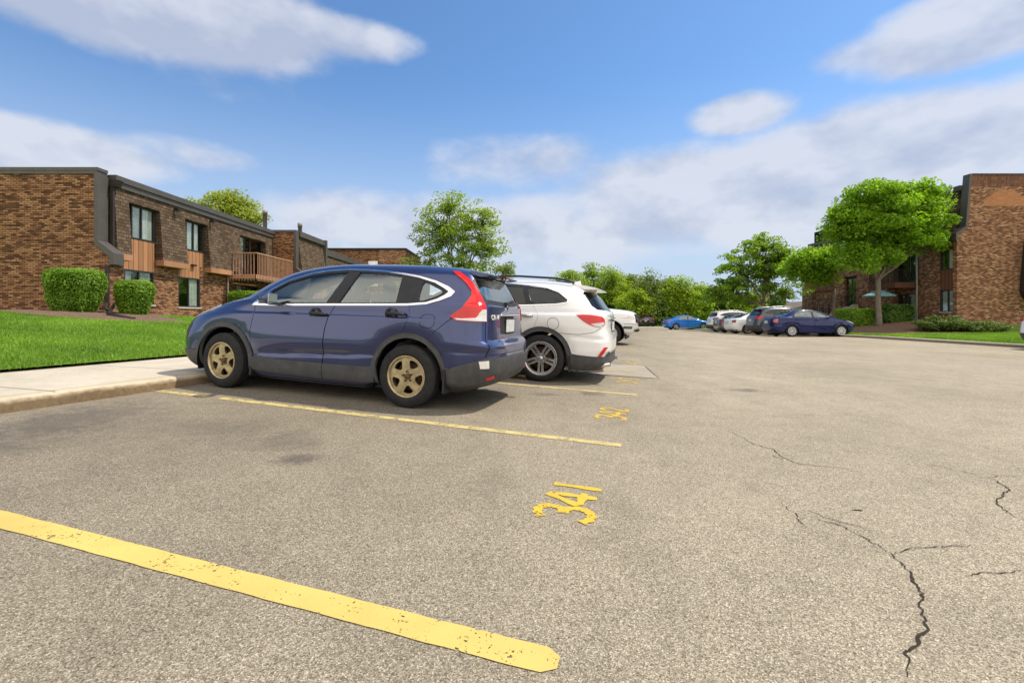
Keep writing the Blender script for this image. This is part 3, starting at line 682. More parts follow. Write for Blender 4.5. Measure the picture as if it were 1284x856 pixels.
tb = bmesh.new(); tube(tb, [(-14.35, 27.6, 3.37), (-14.35, 27.6, 4.1)], .02, 6)
pole = bmesh.new(); tube(pole, [(-15.28, 26.22, .8), (-15.28, 26.22, 3.27)], .045, 8); tb.free(); pw('downpipe', pole, simple('pale_pipe', (.38,.30,.24), .6), WB)
# projecting bay and the wing beyond it
by = bmesh.new(); prism(by, [(-15.75, .3), (-13.2, .3), (-13.2, 3.55), (-13.86, 4.1), (-13.86, 6.42), (-15.75, 6.42)], 31.0, 31.3); box(by, -15.5, -13.5, 31.3, 35.4, .3, 4.0)
pw('bay_wall', by, M_BRICK, WB)
bm = boxes((-15.75, -13.72, 30.95, 31.36, 6.422, 6.56)); prism(bm, [(-13.862, 6.42), (-13.72, 6.42), (-13.72, 4.18), (-13.05, 3.62), (-13.05, 3.3), (-13.19, 3.3), (-13.19, 3.54), (-13.862, 4.09)], 30.96, 31.38)
box(bm, -14.4, -13.62, 31.38, 35.5, 6.2, 6.55); box(bm, -14.4, -13.55, 35.5, 35.8, .4, 6.6); pw('bay_trim', bm, M_TRIM, WB)
bm = bmesh.new(); prism(bm, [(-13.78, 6.2), (-13.5, 4.0), (-14.2, 4.0), (-14.2, 6.2)], 31.38, 35.5); pw('bay_shingles', bm, M_SHING, WB)
fw = boxes((-15.5, -15.25, 35.8, 51.7, 0, 3.4)); pw('rear_wall', fw, M_BRICK, WB)
bm = bmesh.new(); prism(bm, [(-15.15, 6.0), (-14.95, 3.4), (-15.6, 3.4), (-15.6, 6.0)], 35.8, 51.7); pw('rear_shingles', bm, M_SHING, WB)
pw('rear_fascia', boxes((-15.7, -15.05, 35.8, 51.7, 6.0, 6.5)), M_TRIM, WB)
for d0 in (37.6, 42, 46.5): window_x(WB, -14.9, 1, d0, d0+1.3, 4.2, 5.5, [(.5, 1, M_BLIND)], .45, sill=False)
pw('roof_wing_room', boxes((-40, -15.7, 31.3, 51.7, .3, 6.29)), M_DARK, WB)
for (x, y, z1, r) in ((-18.25, 36, 8.87, .17), (-16.1, 37, 8.12, .17)):
    bm = bmesh.new(); lathe(bm, [(6.4, r*.85), (z1-.3, r*.85), (z1-.3, r), (z1, r), (z1+.001, .001)], 20, 'z', x, y); pw('roof_vent', bm, M_GALV, WB)
FB = empty('apartment_building', (-14, 52, 0), label='plain brick end wing of an apartment block seen beyond the blue car roof', cat='building')
pw('wall', boxes((-34, -14.2, 52, 60, -1, 8.1)), M_BRICK, FB)
pw('end_wall', boxes((-14.2, -11.35, 51.9, 60, -1, 8.1)), M_BRICKR, FB)
pw('coping', boxes((-34.1, -11.25, 51.8, 60.1, 8.103, 8.28)), M_TRIMD, FB)
bm = bmesh.new(); box(bm, -15.3, -14.3, 51.88, 51.99, 4.2, 6.9); w_ = pw('window', bm, M_WHITE, FB); pw('pane', boxes((-15.2, -14.4, 51.85, 51.878, 4.3, 6.8)), M_CURT, FB, w_)
pw('brick_ledge', boxes((-13.9, -11.4, 51.82, 51.897, 6.55, 6.75)), M_BRICK, FB)

# ---- east apartment building
EB = empty('apartment_building', (28, 30, .2), label='three storey red brick apartment building with brown mansard behind the big round maple', cat='building')
E_ = 27.5
bm = bmesh.new(); prism(bm, [(27.4, -.4), (27.4, 6.1), (28.03, 6.52), (28.2, 9.06), (52, 9.06), (52, -.4)], 30.0, 30.3); pw('gable_wall', bm, M_BRICKR, EB)
bm = bmesh.new(); prism(bm, [(28.2, 9.062), (28.27, 9.78), (52, 9.78), (52, 9.062)], 30.0, 30.3); pw('soldier_course', bm, M_BRICKD, EB)
bm = bmesh.new()
prism(bm, [(28.85, 7.86), (29.55, 8.55), (30.0, 8.86), (30.9, 8.86), (31.3, 8.5), (32.5, 8.42), (34, 8.45), (34, 7.86)], 29.988, 29.9995); pw('brick_repair_patch', bm, M_BRICKO, EB)
bm = bmesh.new(); prism(bm, [(27.3, 5.75), (27.3, 6.2), (27.9, 6.6), (28.09, 9.06), (28.16, 9.84), (28.32, 9.84), (28.205, 9.06), (28.035, 6.515), (27.41, 6.095), (27.41, 5.75)], 29.95, 30.42)
box(bm, 28.325, 52, 29.95, 30.42, 9.785, 9.86); pw('gable_edge_trim', bm, M_TRIM, EB)
bm = bmesh.new(); prism(bm, [(31.55, 6.0), (31.45, 5.4), (31.2, 2.6), (31.5, 2.0), (40, 2.0), (40, 6.0)], 28.9, 29.97); pw('dark_side_bay', bm, M_TRIMD, EB)
wl = bmesh.new()
for (d0, d1, z0, z1) in ((30.303, 31.3-1.1, -.3, 6.2), (31.32, 33.05, -.3, 6.2), (30.2, 31.32, -.3, 1.35), (35.05, 38.9, -.3, 6.2), (40.42, 41.7, -.3, 6.6), (44.7, 46.2, -.3, 6.6)):
    if d1 > d0: box(wl, E_, E_+.3, d0, d1, z0, z1)
box(wl, E_+.25, E_+.5, 41.7, 44.7, -.3, 3.3); box(wl, E_+.25, E_+.5, 33.05, 35.05, 2.65, 3.3); box(wl, E_, E_+.3, 38.9, 40.42, 4.3, 6.6); box(wl, E_, E_+.3, 33.05, 35.05, 5.3, 6.2)
pw('wall', wl, M_BRICKR, EB)
for z0, z1 in ((2.75, 4.02), (5.34, 6.2)): pw('wood_panel', boxes((E_+.02, E_+.3, 30.2, 31.32, z0, z1)), M_WOODD, EB)
for z0, z1 in ((3.3, 4.4), (5.6, 6.6)): pw('brown_spandrel', boxes((E_+.1, E_+.3, 41.7, 44.7, z0, z1)), M_WOODDT, EB)
window_x(EB, E_, -1, 30.22, 31.3, 1.36, 2.74, [(.05, .45, M_BLIND), (.55, .95, M_BLIND)], .5)
window_x(EB, E_, -1, 30.22, 31.3, 4.02, 5.33, [(.0, .48, M_CURT)], .5, sill=False)
window_x(EB, E_+.25, -1, 33.25, 35.02, 3.4, 5.25, [(.1, .2, M_BLIND), (.45, .52, M_BLIND)], .5, name='sliding_door', sill=False)
window_x(EB, E_+.25, -1, 33.25, 35.02, .8, 2.62, [(.0, .4, M_BLIND)], .5, name='sliding_door', sill=False)
window_x(EB, E_+.12, -1, 42.2, 44.2, 4.4, 5.6, [(.5, 1, M_CURT)], .5, sill=False)
sh = bmesh.new(); prism(sh, [(28.45, 8.9), (27.62, 6.2), (28.9, 6.2), (28.9, 8.9)], 30.6, 38.2); prism(sh, [(28.2, 7.6), (27.62, 6.2), (28.9, 6.2), (28.9, 7.6)], 38.3, 46.2)
pw('shingled_storey', sh, M_SHING, EB)
bm = boxes((28.3, 29.2, 30.55, 38.2, 8.9, 9.15), (28.1, 29.2, 38.3, 46.3, 7.6, 7.85), (28.3, 28.44, 30.43, 30.54, 6.5, 9.0), (27.4, 27.6, 30.5, 46.2, 6.02, 6.195))
prism(bm, [(28.0, 8.95), (27.95, 9.25), (28.4, 9.25), (28.4, 8.95)], 30.43, 30.9); pw('roof_fascia', bm, M_TRIM, EB)
window_x(EB, 27.75, -1, 31.6, 32.8, 7.0, 8.3, [(0, 1, M_CURT)], .5, sill=False); window_x(EB, 27.75, -1, 40.4, 41.6, 6.6, 7.5, [(0, 1, M_CURT)], .5, sill=False)
pw('room', boxes((28.6, 52, 30.42, 46.1, -.3, 8.95), (28.1, 28.6, 30.42, 46.1, -.3, 6.3)), M_DARK, EB)
bal = pw('balcony', boxes((26.04, 27.7, 33.12, 35.5, 3.06, 3.36), (26.0, 26.04, 33.08, 35.54, 3.0, 3.38), (26.04, 27.5, 33.08, 33.12, 3.0, 3.38)), M_WOODDT, EB)
rl = bmesh.new()
for l_ in np.arange(26.12, 27.5, .12): box(rl, l_-.015, l_+.015, 33.09, 33.12, 3.38, 4.22)
for d_ in np.arange(33.2, 35.55, .12): box(rl, 26.01, 26.04, d_-.015, d_+.015, 3.38, 4.22)
box(rl, 26.0, 27.5, 33.07, 33.14, 4.222, 4.28); box(rl, 25.99, 26.06, 33.14, 35.56, 4.222, 4.28); box(rl, 25.99, 26.07, 33.06, 33.15, 3.38, 4.3); pw('railing', rl, M_TRIMD, EB, bal)
bm = bmesh.new(); tube(bm, [(27.42, 33.0, .5), (27.42, 33.0, 6.1)], .05, 8); pw('downpipe', bm, simple('pale_grey_pipe', (.42,.38,.34), .6), EB)
dr = pw('entry_door', boxes((27.75, 27.82, 38.95, 40.4, 1.85, 4.25)), M_BLACK, EB); pw('door_glass', boxes((27.72, 27.745, 39.1, 39.6, 1.95, 4.1), (27.72, 27.745, 39.75, 40.25, 1.95, 4.1)), M_GLASS, EB, dr)
st = bmesh.new()
for k in range(8): box(st, 27.5-.3*(k+1), 27.5-.3*k-.001, 38.95, 40.45, .1, 1.85-.165*k)
prism(st, [(27.5, .1), (27.5, 2.0), (27.2, 2.0), (24.9, .75), (24.9, .1)], 38.7, 38.945); pw('entry_steps', st, M_CONC, EB)
hr = bmesh.new()
for y in (38.82, 39.7, 40.4):
    for o_ in (.45, .95): tube(hr, [(27.4, y, 1.9+o_), (24.9, y, .62+o_), (24.6, y, .6+o_)], .025, 6)
    for k in range(6): x = 27.3-.5*k; tube(hr, [(x, y, 1.85-.512*(27.4-x)), (x, y, 2.82-.512*(27.4-x))], .018, 6)
for k in range(14): tube(hr, [(26.9-.01, 40.9+.28*k, 1.0), (26.9-.01, 40.9+.28*k, 2.55)], .02, 5)
tube(hr, [(26.89, 40.9, 2.55), (26.89, 44.6, 2.55)], .025, 6); pw('stair_railing', hr, M_BLACK, EB)

# ---- distant gabled houses between the trees
def far_house(l, d, w, dep, zw, zr, mat, roof, label, chim=False):
    h = empty('house', (l, d, -.3), label=label, cat='house')
    bm = bmesh.new(); prism(bm, [(l-w/2, -.5), (l+w/2, -.5), (l+w/2, zw), (l, zr), (l-w/2, zw)], d, d+dep); pw('wall', bm, mat, h)
    bm = bmesh.new(); e = .35; sl = (zr-zw)/(w/2)
    for s in (-1, 1): prism(bm, [(l, zr+.05), (l+s*(w/2+e), zw-e*sl+.05), (l+s*(w/2+e), zw-e*sl+.25), (l, zr+.25)], d-.4, d+dep+.4)
    rf = pw('roof', bm, roof, h)
    if chim: pw('chimney', boxes((l-1.0, l-.5, d+2, d+2.5, zr-.6, zr+1.2)), M_BRICKD, h, rf)
    win = boxes((l-.5, l+.5, d-.04, d-.003, zw-1.6, zw-.4)); pw('window', win, M_FRAME, h)
M_SIDE = simple('cream_siding', (.42,.37,.25), .8, 0, .2); M_SIDE2 = simple('tan_siding', (.36,.33,.22), .8, 0, .2); M_ROOFG = simple('brown_roof', (.16,.13,.115), .9, 0, .1, .2, 3)
far_house(41.5, 75, 8, 9, 2.0, 3.25, M_SIDE, M_ROOFG, 'pale gabled house with chimney seen over the grey suv roof', True)
far_house(42.3, 68, 6, 8, 1.9, 2.9, M_SIDE2, M_ROOFG, 'tan gabled house peeping out beside the red brick building')

# ================================================================== PLANTS
def leaf_quads(P, size, up=.5, out=None, aspect=.62):
    n = len(P); nr = RNG.normal(0, 1, (n, 3)); nr[:, 2] = np.abs(nr[:, 2])+up
    if out is not None: nr = nr*.75+out*1.1
    nr /= np.linalg.norm(nr, axis=1)[:, None]
    t = RNG.normal(0, 1, (n, 3)); t -= nr*(t*nr).sum(1)[:, None]; t /= np.linalg.norm(t, axis=1)[:, None]; b = np.cross(nr, t)
    s = size*RNG.uniform(.6, 1.35, n)[:, None]; a = t*s*.5; c = b*s*.5*aspect
    fold = nr*s*.10
    V = np.stack([P-a, P+c*.95-a*.1+fold, P+a, P-c*.95-a*.1+fold], 1)
    return V.reshape(-1, 3), np.arange(n*4).reshape(n, 4)
def leaves(name, P, size, mat, root=None, up=.5, out=None, aspect=.62):
    V, Fc = leaf_quads(np.asarray(P), size, up, out, aspect)
    o = mesh_np(name, V, Fc, 4, mat)
    return keep(o, root) if root is not None else o
def clipped_shrub(name, c, rx, ry, h, n, size, mat, label, cat='shrub', group=None, power=3.2, taper=.80, rough=.05):
    """clipped bush: dense shell of leaves over a superellipsoid that narrows to the ground, twigs inside"""
    x, y, z = c; root = empty(name, c, label=label, cat=cat, group=group)
    th = RNG.uniform(0, 2*math.pi, n); t = RNG.uniform(-1, 1, n); ct, st = np.cos(th), np.sin(th)
    rr = 1/(np.abs(ct)**power+np.abs(st)**power)**(1/power); pv = max(3.2, power)*1.3
    side = (1-np.abs(np.maximum(t, -.9))**pv)**(1/pv); k = RNG.random(n) < .38                  # part of the leaves on the flat top
    zz = np.where(k, 1-RNG.random(n)**2*.05, (t+1)/2); s2 = np.where(k, np.sqrt(RNG.random(n)), np.clip(side, 0, 1)**.6)
    ta = taper+(1-taper)*np.clip(zz*1.5, 0, 1)**.8; top = 1-.16*(s2**4)*k
    bump = 1+.05*np.sin(th*5+1)*np.sin(zz*7)+.03*np.sin(th*11+2.3)
    depth = 1-np.abs(RNG.normal(0, .045, n))-.02
    P = np.stack([x+rx*ct*rr*s2*ta*bump*depth, y+ry*st*rr*s2*ta*bump*depth, z+h*zz*top*(.985+.03*np.sin(th*3+s2*5)*k)*np.where(k, depth**.8, 1)], 1)
    P += RNG.normal(0, rough*.35, P.shape); out = np.stack([ct*np.where(k, .25, 1), st*np.where(k, .25, 1), np.where(k, 1.2, .25)], 1)
    ns = n//40; ii = RNG.integers(0, n, ns); Q = P[ii]+RNG.normal(0, .05, (ns, 3)); Q[:, 2] += .03
    leaves('foliage', np.concatenate([P, Q]), size, mat, root, .25, np.concatenate([out, out[ii]*[.5, .5, 1.5]]))
    bm = bmesh.new()
    for i in range(46):
        a = random.uniform(0, 6.28); r = random.uniform(.1, .85); zt = z+h*random.uniform(.35, .88); e = (x+rx*r*math.cos(a), y+ry*r*math.sin(a), zt)
        tube(bm, [(x+rx*.2*math.cos(a), y+ry*.2*math.sin(a), z-.05), (x+rx*.5*r*math.cos(a), y+ry*.5*r*math.sin(a), z+(zt-z)*.5), e], [.022, .014, .005], 5)
    pw('twigs', bm, M_BARKD, root)
    # leafy inner mass of the bush
    m = n//2; a = RNG.uniform(0, 6.283, m); r = np.sqrt(RNG.random(m))*.86; zz = .04+.86*RNG.random(m); rr = 1/(np.abs(np.cos(a))**power+np.abs(np.sin(a))**power)**(1/power)
    ta = taper+(1-taper)*np.clip(zz*1.7, 0, 1)
    leaves('inner_foliage', np.stack([x+rx*r*rr*np.cos(a)*ta, y+ry*r*rr*np.sin(a)*ta, z+h*zz], 1), size*1.6, mat, root)
    return root
g = 'clipped shrubs in the mulch bed'
clipped_shrub('clipped_shrub', (-14.65, 16.35, zlawn(-14.65, 16.35)-.02), .80, .78, 1.50, 15000, .065, M_HEDGE, 'larger round clipped green shrub at the brick corner of the long building', 'shrub', g, 2.4, .66)
clipped_shrub('clipped_shrub', (-13.4, 17.3, zlawn(-13.4, 17.3)-.02), .57, .56, 1.27, 9500, .065, M_HEDGE, 'smaller clipped green shrub beside the black drain pipe', 'shrub', g, 2.3, .60)
clipped_shrub('hedge', (-13.9, 26.2, .85), 1.2, .7, 1.6, 9000, .10, M_HEDGE, 'low clipped hedge in front of the wooden balcony seen over the blue car bonnet', 'hedge', None, 5, .95)
clipped_shrub('hedge', (-13.6, 28.6, .85), 1.0, .7, 1.6, 4000, .12, M_HEDGE, 'low clipped hedge in shade under the far end of wooden balcony', 'hedge', None, 5, .95)
g = 'hedges under the maple'
clipped_shrub('hedge', (22.75, 32.3, zright(22.75, 32.3)-.03), 1.15, .65, 1.2, 7000, .11, M_HEDGE, 'sunlit clipped hedge left of the maple trunk', 'hedge', g, 5, .95)
clipped_shrub('hedge', (25.15, 32.0, zright(25.15, 32.0)-.03), 1.0, .6, 1.2, 6500, .11, M_HEDGESHADE, 'dark shaded hedge right of the maple trunk under the balcony', 'hedge', g, 5, .95)
def juniper(c, rx, ry, h, n, label):
    root = empty('juniper', c, label=label, cat='shrub'); x, y, z = c; P = []; bm = bmesh.new()
    for i in range(90):
        a = random.uniform(0, 6.283); r = math.sqrt(random.random()); e = np.array([x+rx*r*math.cos(a), y+ry*r*math.sin(a), z+h*(.25+.75*random.random()*(1-.55*r*r))])
        s = np.array([x+rx*.25*r*math.cos(a), y+ry*.3*r*math.sin(a), z]); tube(bm, [s, (s+e)/2+[0, 0, -.05], e], [.02, .014, .004], 5)
        t = RNG.random(n//90)**.6; q = s+(e-s)*(.45+.6*t)[:, None]; P.append(q+RNG.normal(0, .09, q.shape)*[1.3, 1, .5])
    pw('stems', bm, M_BARKD, root); leaves('foliage', np.concatenate(P), .12, M_JUNI, root, 1.2, None, .4)
juniper((25.15, 28.35, zright(25.15, 28.35)-.03), 1.75, .8, 1.0, 9000, 'spreading juniper below the stacked windows of the red brick building')
juniper((27.0, 27.7, zright(27.0, 27.7)-.03), 1.25, .7, .75, 6000, 'lower spreading juniper in front of the red brick gable wall')

def tree(name, base, forkz, rad, lobes, nl, size, mat, bark, label, clumps=60, cr=.5, group=None, lean=(0, 0), cat='tree', up=.5, bare=0, stems=1, flat=.6):
    root = empty(name, base, label=label, cat=cat, group=group); bx, by, bz = base; bm = bmesh.new(); P = []
    def bend(p, q, k, j): 
        p, q = np.array(p), np.array(q); return [tuple(p+(q-p)*t+RNG.normal(0, j, 3)*math.sin(math.pi*t)) for t in np.linspace(0, 1, k)]
    zt = max(l[2]+l[5]*.6 for l in lobes); forks = []
    for s in range(stems):
        a = 2*math.pi*s/stems; o = .25*(stems > 1)
        f = np.array([bx+lean[0]+o*2*math.cos(a), by+lean[1]+o*2*math.sin(a), bz+forkz]); st = (bx+o*math.cos(a)*.5, by+o*math.sin(a)*.5, bz-.25)
        pts = bend(st, f, 6, .03*forkz/3); tube(bm, pts, [rad*1.45]+[rad*(1.05-.06*i) for i in range(5)], 10); forks.append(f)
    tot = sum(l[3]*l[4]*l[5] for l in lobes)
    for k, (dx, dy, z, rx, ry, rz) in enumerate(lobes):
        c = np.array([bx+dx, by+dy, bz+z]); f = forks[k % len(forks)]
        limb = bend(f-np.array([0, 0, .15]), c+[0, 0, rz*.45], 7, .12); lr = rad*(.48 if len(lobes) > 1 else .8); tube(bm, limb, [lr*(1-.11*i) for i in range(7)], 7)
        m = max(5, int(clumps*rx*ry*rz/tot)); L = np.array(limb)
        U = RNG.normal(0, 1, (m, 3)); U /= np.linalg.norm(U, axis=1)[:, None]; U *= (RNG.random(m)**(1/2.4))[:, None]
        Q = c+U*[rx, ry, rz]
        for q in Q:
            i = np.argmin(np.linalg.norm(L-[0, 0, .3*rz]-q, axis=1)); i = max(0, i-1); br = bend(L[i], q, 4, .10)
            dq = np.linalg.norm(L[i]-q); tube(bm, br, [max(.012, lr*.32), lr*.2+.006, lr*.11+.005, .006], 5, False)
            if RNG.random() < bare: continue
            w = int(nl/clumps*RNG.uniform(.5, 1.5)); g_ = RNG.normal(0, 1, (w, 3)); g_ *= (np.minimum(1.6, np.linalg.norm(g_, axis=1))/np.linalg.norm(g_, axis=1))[:, None]
            P.append(q+g_*[cr, cr, cr*flat]*RNG.uniform(.7, 1.25))
            t = RNG.random(w//4); bp = np.array(br); seg = np.minimum(2, (t*3).astype(int)); ft = (t*3-seg)[:, None]; P.append(bp[seg]*(1-ft)+bp[seg+1]*ft+RNG.normal(0, cr*.35, (w//4, 3)))
    pw('trunk', bm, bark, root); leaves('crown', np.concatenate(P), size, mat, root, up)
    return root
def at(u, dd): return (u-642)/FPX*dd
# the round maple in front of the east building
mb = (at(1102, 31), 31, zright(at(1102, 31), 31)-.02)
tree('maple_tree', mb, 3.0, .17, [(.5,-.1,7.0,2.4,2.4,1.9),(-1.6,.2,6.5,1.6,1.9,1.8),(2.7,.1,7.0,1.4,1.9,1.8),(3.1,0,5.5,1.0,1.4,.75),(1.6,-.3,5.4,1.4,1.7,.75),(-1.4,-.2,4.4,1.1,1.3,1.1),(-.2,.1,8.4,1.7,1.7,.7),(2.2,0,8.5,1.6,1.5,.7),(3.0,0,8.4,.9,.9,.6),(-2.6,.3,7.3,.7,.8,.6),(.1,-.5,4.5,1.1,1.1,.75)],
     46000, .21, M_MAPLE, M_BARK, 'big round bright green maple standing on the lawn before the balconies', 360, .34, None, (-.06, 0), flat=.75)
ml = (at(1046, 36), 36, zright(at(1046, 36), 36)-.05)
tree('maple_tree', ml, 2.6, .12, [(-1.9,-.2,4.5,1.5,1.4,1.05),(-.5,-.2,4.7,1.1,1.3,.85),(-2.9,-.1,4.1,.8,.9,.65),(-1.2,-.2,3.4,.9,1,.5)], 15000, .21, M_MAPLE, M_BARK, 'smaller bright green maple between the entry steps and the big round maple', 170, .40, flat=.7)
mo = (at(957, 42), 42, -.1)
tree('maple_tree', mo, 2.3, .17, [(-.2,0,6.9,2.1,1.9,1.7),(-2.2,0,5.2,2.0,1.8,1.6),(.3,0,4.6,2.1,1.8,1.4),(2.1,0,3.3,1.9,1.5,.7),(-3.3,0,3.4,1.7,1.6,1.3),(1.2,0,6.1,1.5,1.4,1.4),(-1.6,.3,2.9,1.5,1.3,.8),(-4.2,0,2.7,1.0,1.0,.7)], 14500, .23, M_MAPLED, M_BARK, 'airy dark green maple with open branches rising over the parked car row', 230, .30, flat=.5)
tree('tree', (at(572, 54), 54, 0), 4.2, .22, [(-1.9,0,10.0,2.8,2.4,3.7),(1.4,0,10.8,2.9,2.3,3.3),(3.5,0,8.4,2.1,1.8,3.2),(-3.6,0,6.5,2.0,1.8,2.3),(.7,0,6.2,3.0,2.3,2.0),(-.8,0,13.4,2.1,1.8,1.6),(3.4,.2,12.0,1.7,1.5,1.3)], 14500, .27, leafmat('light_green_leaves', (.22,.315,.045), (.35,.44,.08), .5, .7), M_BARKD, 'tall light green tree above the blue car roof', 330, .42, None, flat=.6, stems=3)
tree('tree', (at(627, 48), 48, 0), 2.0, .09, [(0,0,4.0,1.7,1.5,1.5),(.6,0,5.6,1.1,1.0,.8),(1.6,0,3.6,.9,.9,1.0)], 5200, .2, M_OLIVE, M_BARKD, 'small loose tree at the right foot of the tall light green tree', 90, .36)
tree('tree', (at(507, 50), 50, 0), 3.5, .09, [(0,0,5.4,1.0,1.0,1.5)], 1500, .2, M_OLIVE, M_BARKD, 'thin sparse tree at the end of the far brick wing', 32, .4, bare=.3)
tree('tree', (at(285, 48), 48, .5), 6.5, .25, [(0,0,10.8,2.6,2.4,1.9),(-2.4,0,11.3,1.6,1.6,1.1),(2.1,0,9.9,1.7,1.6,1.7),(.4,0,12.0,1.8,1.6,.9)], 8500, .26, leafmat('pale_yellow_green_leaves', (.28,.34,.06), (.40,.45,.10), .5, .7), M_BARKD, 'pale yellow green treetop showing above the west building roof', 150, .5)
# tree line beyond the lot
gtl = 'trees along the far edge of the parking lot'
KIND = {'y': (M_LOCUST, 'bright yellow green'), 'm': (leafmat('fresh_green_leaves', (.17,.27,.028), (.29,.39,.045), .5, .7), 'fresh green'), 'o': (M_OLIVE, 'olive green')}
def bgtree(u, dd, top, wid, kind, label, bare=0, stems=1, base=None, dens=1.0):
    h = CAM_H+(HOR-top)/FPX*dd+.35; w = wid/FPX*dd/2; l = at(u, dd); nlb = 6; lob = []
    lob.append((0, 0, h*.80, w*.62, w*.6, h*.17)); lob.append((-w*.45, 0, h*.60, w*.6, w*.6, h*.19)); lob.append((w*.45, 0, h*.62, w*.6, w*.6, h*.19)); lob.append((0, -.3, h*.42, w*.8, w*.7, h*.16)); lob.append((w*.2, 0, h*.25, w*.8, w*.7, h*.14))
    tree('tree', (l, dd, -.3), h*.26, .10+.008*h, lob, int(6500*dens), .30, KIND[kind][0], M_BARKD, label, 120, .55, gtl, bare=bare, stems=stems)
bgtree(712, 66, 333, 52, 'y', 'yellow green tree rising just above the white suv tail')
bgtree(742, 72, 329, 46, 'm', 'multi stemmed green tree behind the white suv rear window', stems=3)
bgtree(768, 68, 331, 46, 'y', 'tall yellow green tree directly above the white pickup bonnet')
bgtree(792, 76, 338, 40, 'o', 'olive tree standing behind the tree over the white pickup')
bgtree(811, 64, 334, 44, 'o', 'slim half bare tree above the red suv', .35, 1, None, .6)
bgtree(796, 63, 362, 40, 'y', 'low bright bushy tree left of the slim half bare tree')
bgtree(836, 70, 347, 34, 'o', 'dull green tree right of the slim half bare tree', .15)
bgtree(853, 62, 347, 42, 'y', 'bright yellow green tree above the blue sedan boot')
bgtree(876, 63, 355, 40, 'y', 'bright yellow green tree above the blue sedan bonnet')
bgtree(905, 70, 362, 44, 'm', 'soft green tree behind the white crossover')
bgtree(935, 66, 366, 44, 'm', 'soft green tree behind the open branched maple')
bgtree(965, 74, 372, 36, 'o', 'low olive tree left of the pale gabled house')
bgtree(668, 70, 352, 30, 'o', 'sparse twiggy tree over the white suv roof', .45, 1, None, .35)
bgtree(690, 74, 352, 36, 'm', 'green tree left of the yellow green tree by the white suv tail')
# undergrowth below the tree line: one continuous thicket nobody could count
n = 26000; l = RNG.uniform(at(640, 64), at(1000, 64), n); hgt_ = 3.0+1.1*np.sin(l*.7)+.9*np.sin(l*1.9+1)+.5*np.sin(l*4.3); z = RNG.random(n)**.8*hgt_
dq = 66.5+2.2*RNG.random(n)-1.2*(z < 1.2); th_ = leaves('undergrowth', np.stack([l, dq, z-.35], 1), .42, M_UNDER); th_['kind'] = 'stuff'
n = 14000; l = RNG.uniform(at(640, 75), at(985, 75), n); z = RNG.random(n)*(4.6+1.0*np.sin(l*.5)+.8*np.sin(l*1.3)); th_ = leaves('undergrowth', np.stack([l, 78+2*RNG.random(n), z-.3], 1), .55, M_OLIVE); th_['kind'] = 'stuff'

# ---- small things by the buildings
pu = empty('patio_umbrella', (25.15, 33.4, zright(25.15, 33.4)), label='open teal patio umbrella below the brown balcony', cat='umbrella')
bm = bmesh.new(); zt = 2.92; n = 8; top = bm.verts.new((25.15, 33.4, zt)); ring = [bm.verts.new((25.15+.95*math.cos(k*math.pi/4), 33.4+.95*math.sin(k*math.pi/4), zt-.42)) for k in range(8)]
for k in range(8): bm.faces.new((top, ring[k], ring[(k+1) % 8]))
lo = [bm.verts.new((v.co.x, v.co.y, v.co.z-.08)) for v in ring]
for k in range(8): bm.faces.new((ring[k], lo[k], lo[(k+1) % 8], ring[(k+1) % 8]))
pw('canopy', bm, simple('teal_fabric', (.22,.40,.42), .85, 0, .1), pu)
bm = bmesh.new(); tube(bm, [(25.15, 33.4, zright(25.15, 33.4)-.02), (25.15, 33.4, zt)], .022, 8); pw('pole', bm, M_TRIM, pu)
dp = bmesh.new(); pts = []
for (l, d_, h_) in ((-14.30, 17.55, .34), (-13.95, 17.0, .22), (-13.45, 16.3, .16), (-12.9, 15.6, .09), (-11.6, 14.95, .05)): pts.append((l, d_, zlawn(l, d_)+h_))
tube(dp, pts, .055, 10); tag(part('drain_pipe', dp, M_PIPE, None), 'black drain pipe running from the wall across the mulch bed', 'pipe')

# ================================================================== VEHICLES
# A body is a stack of plan outlines (rounded super-ellipses): each height has its nose, tail, half width and corner sharpness.
# Panels, glass and lamps are regions of that one skin, cut along outlines given in side view, end view or both.
def pchip(x, y):
    x = np.asarray(x, float); y = np.asarray(y, float); h = np.diff(x); dl = np.diff(y)/h; m = np.zeros(len(x))
    for i in range(1, len(x)-1):
        if dl[i-1]*dl[i] > 0:
            w1, w2 = 2*h[i]+h[i-1], h[i]+2*h[i-1]; m[i] = (w1+w2)/(w1/dl[i-1]+w2/dl[i])
    m[0], m[-1] = dl[0], dl[-1]
    def f(q):
        q = np.clip(q, x[0], x[-1]); i = np.clip(np.searchsorted(x, q, 'right')-1, 0, len(x)-2); t = (q-x[i])/h[i]
        return y[i]*(1+2*t)*(1-t)**2+h[i]*m[i]*t*(1-t)**2+y[i+1]*t*t*(3-2*t)+h[i]*m[i+1]*t*t*(t-1)
    return f
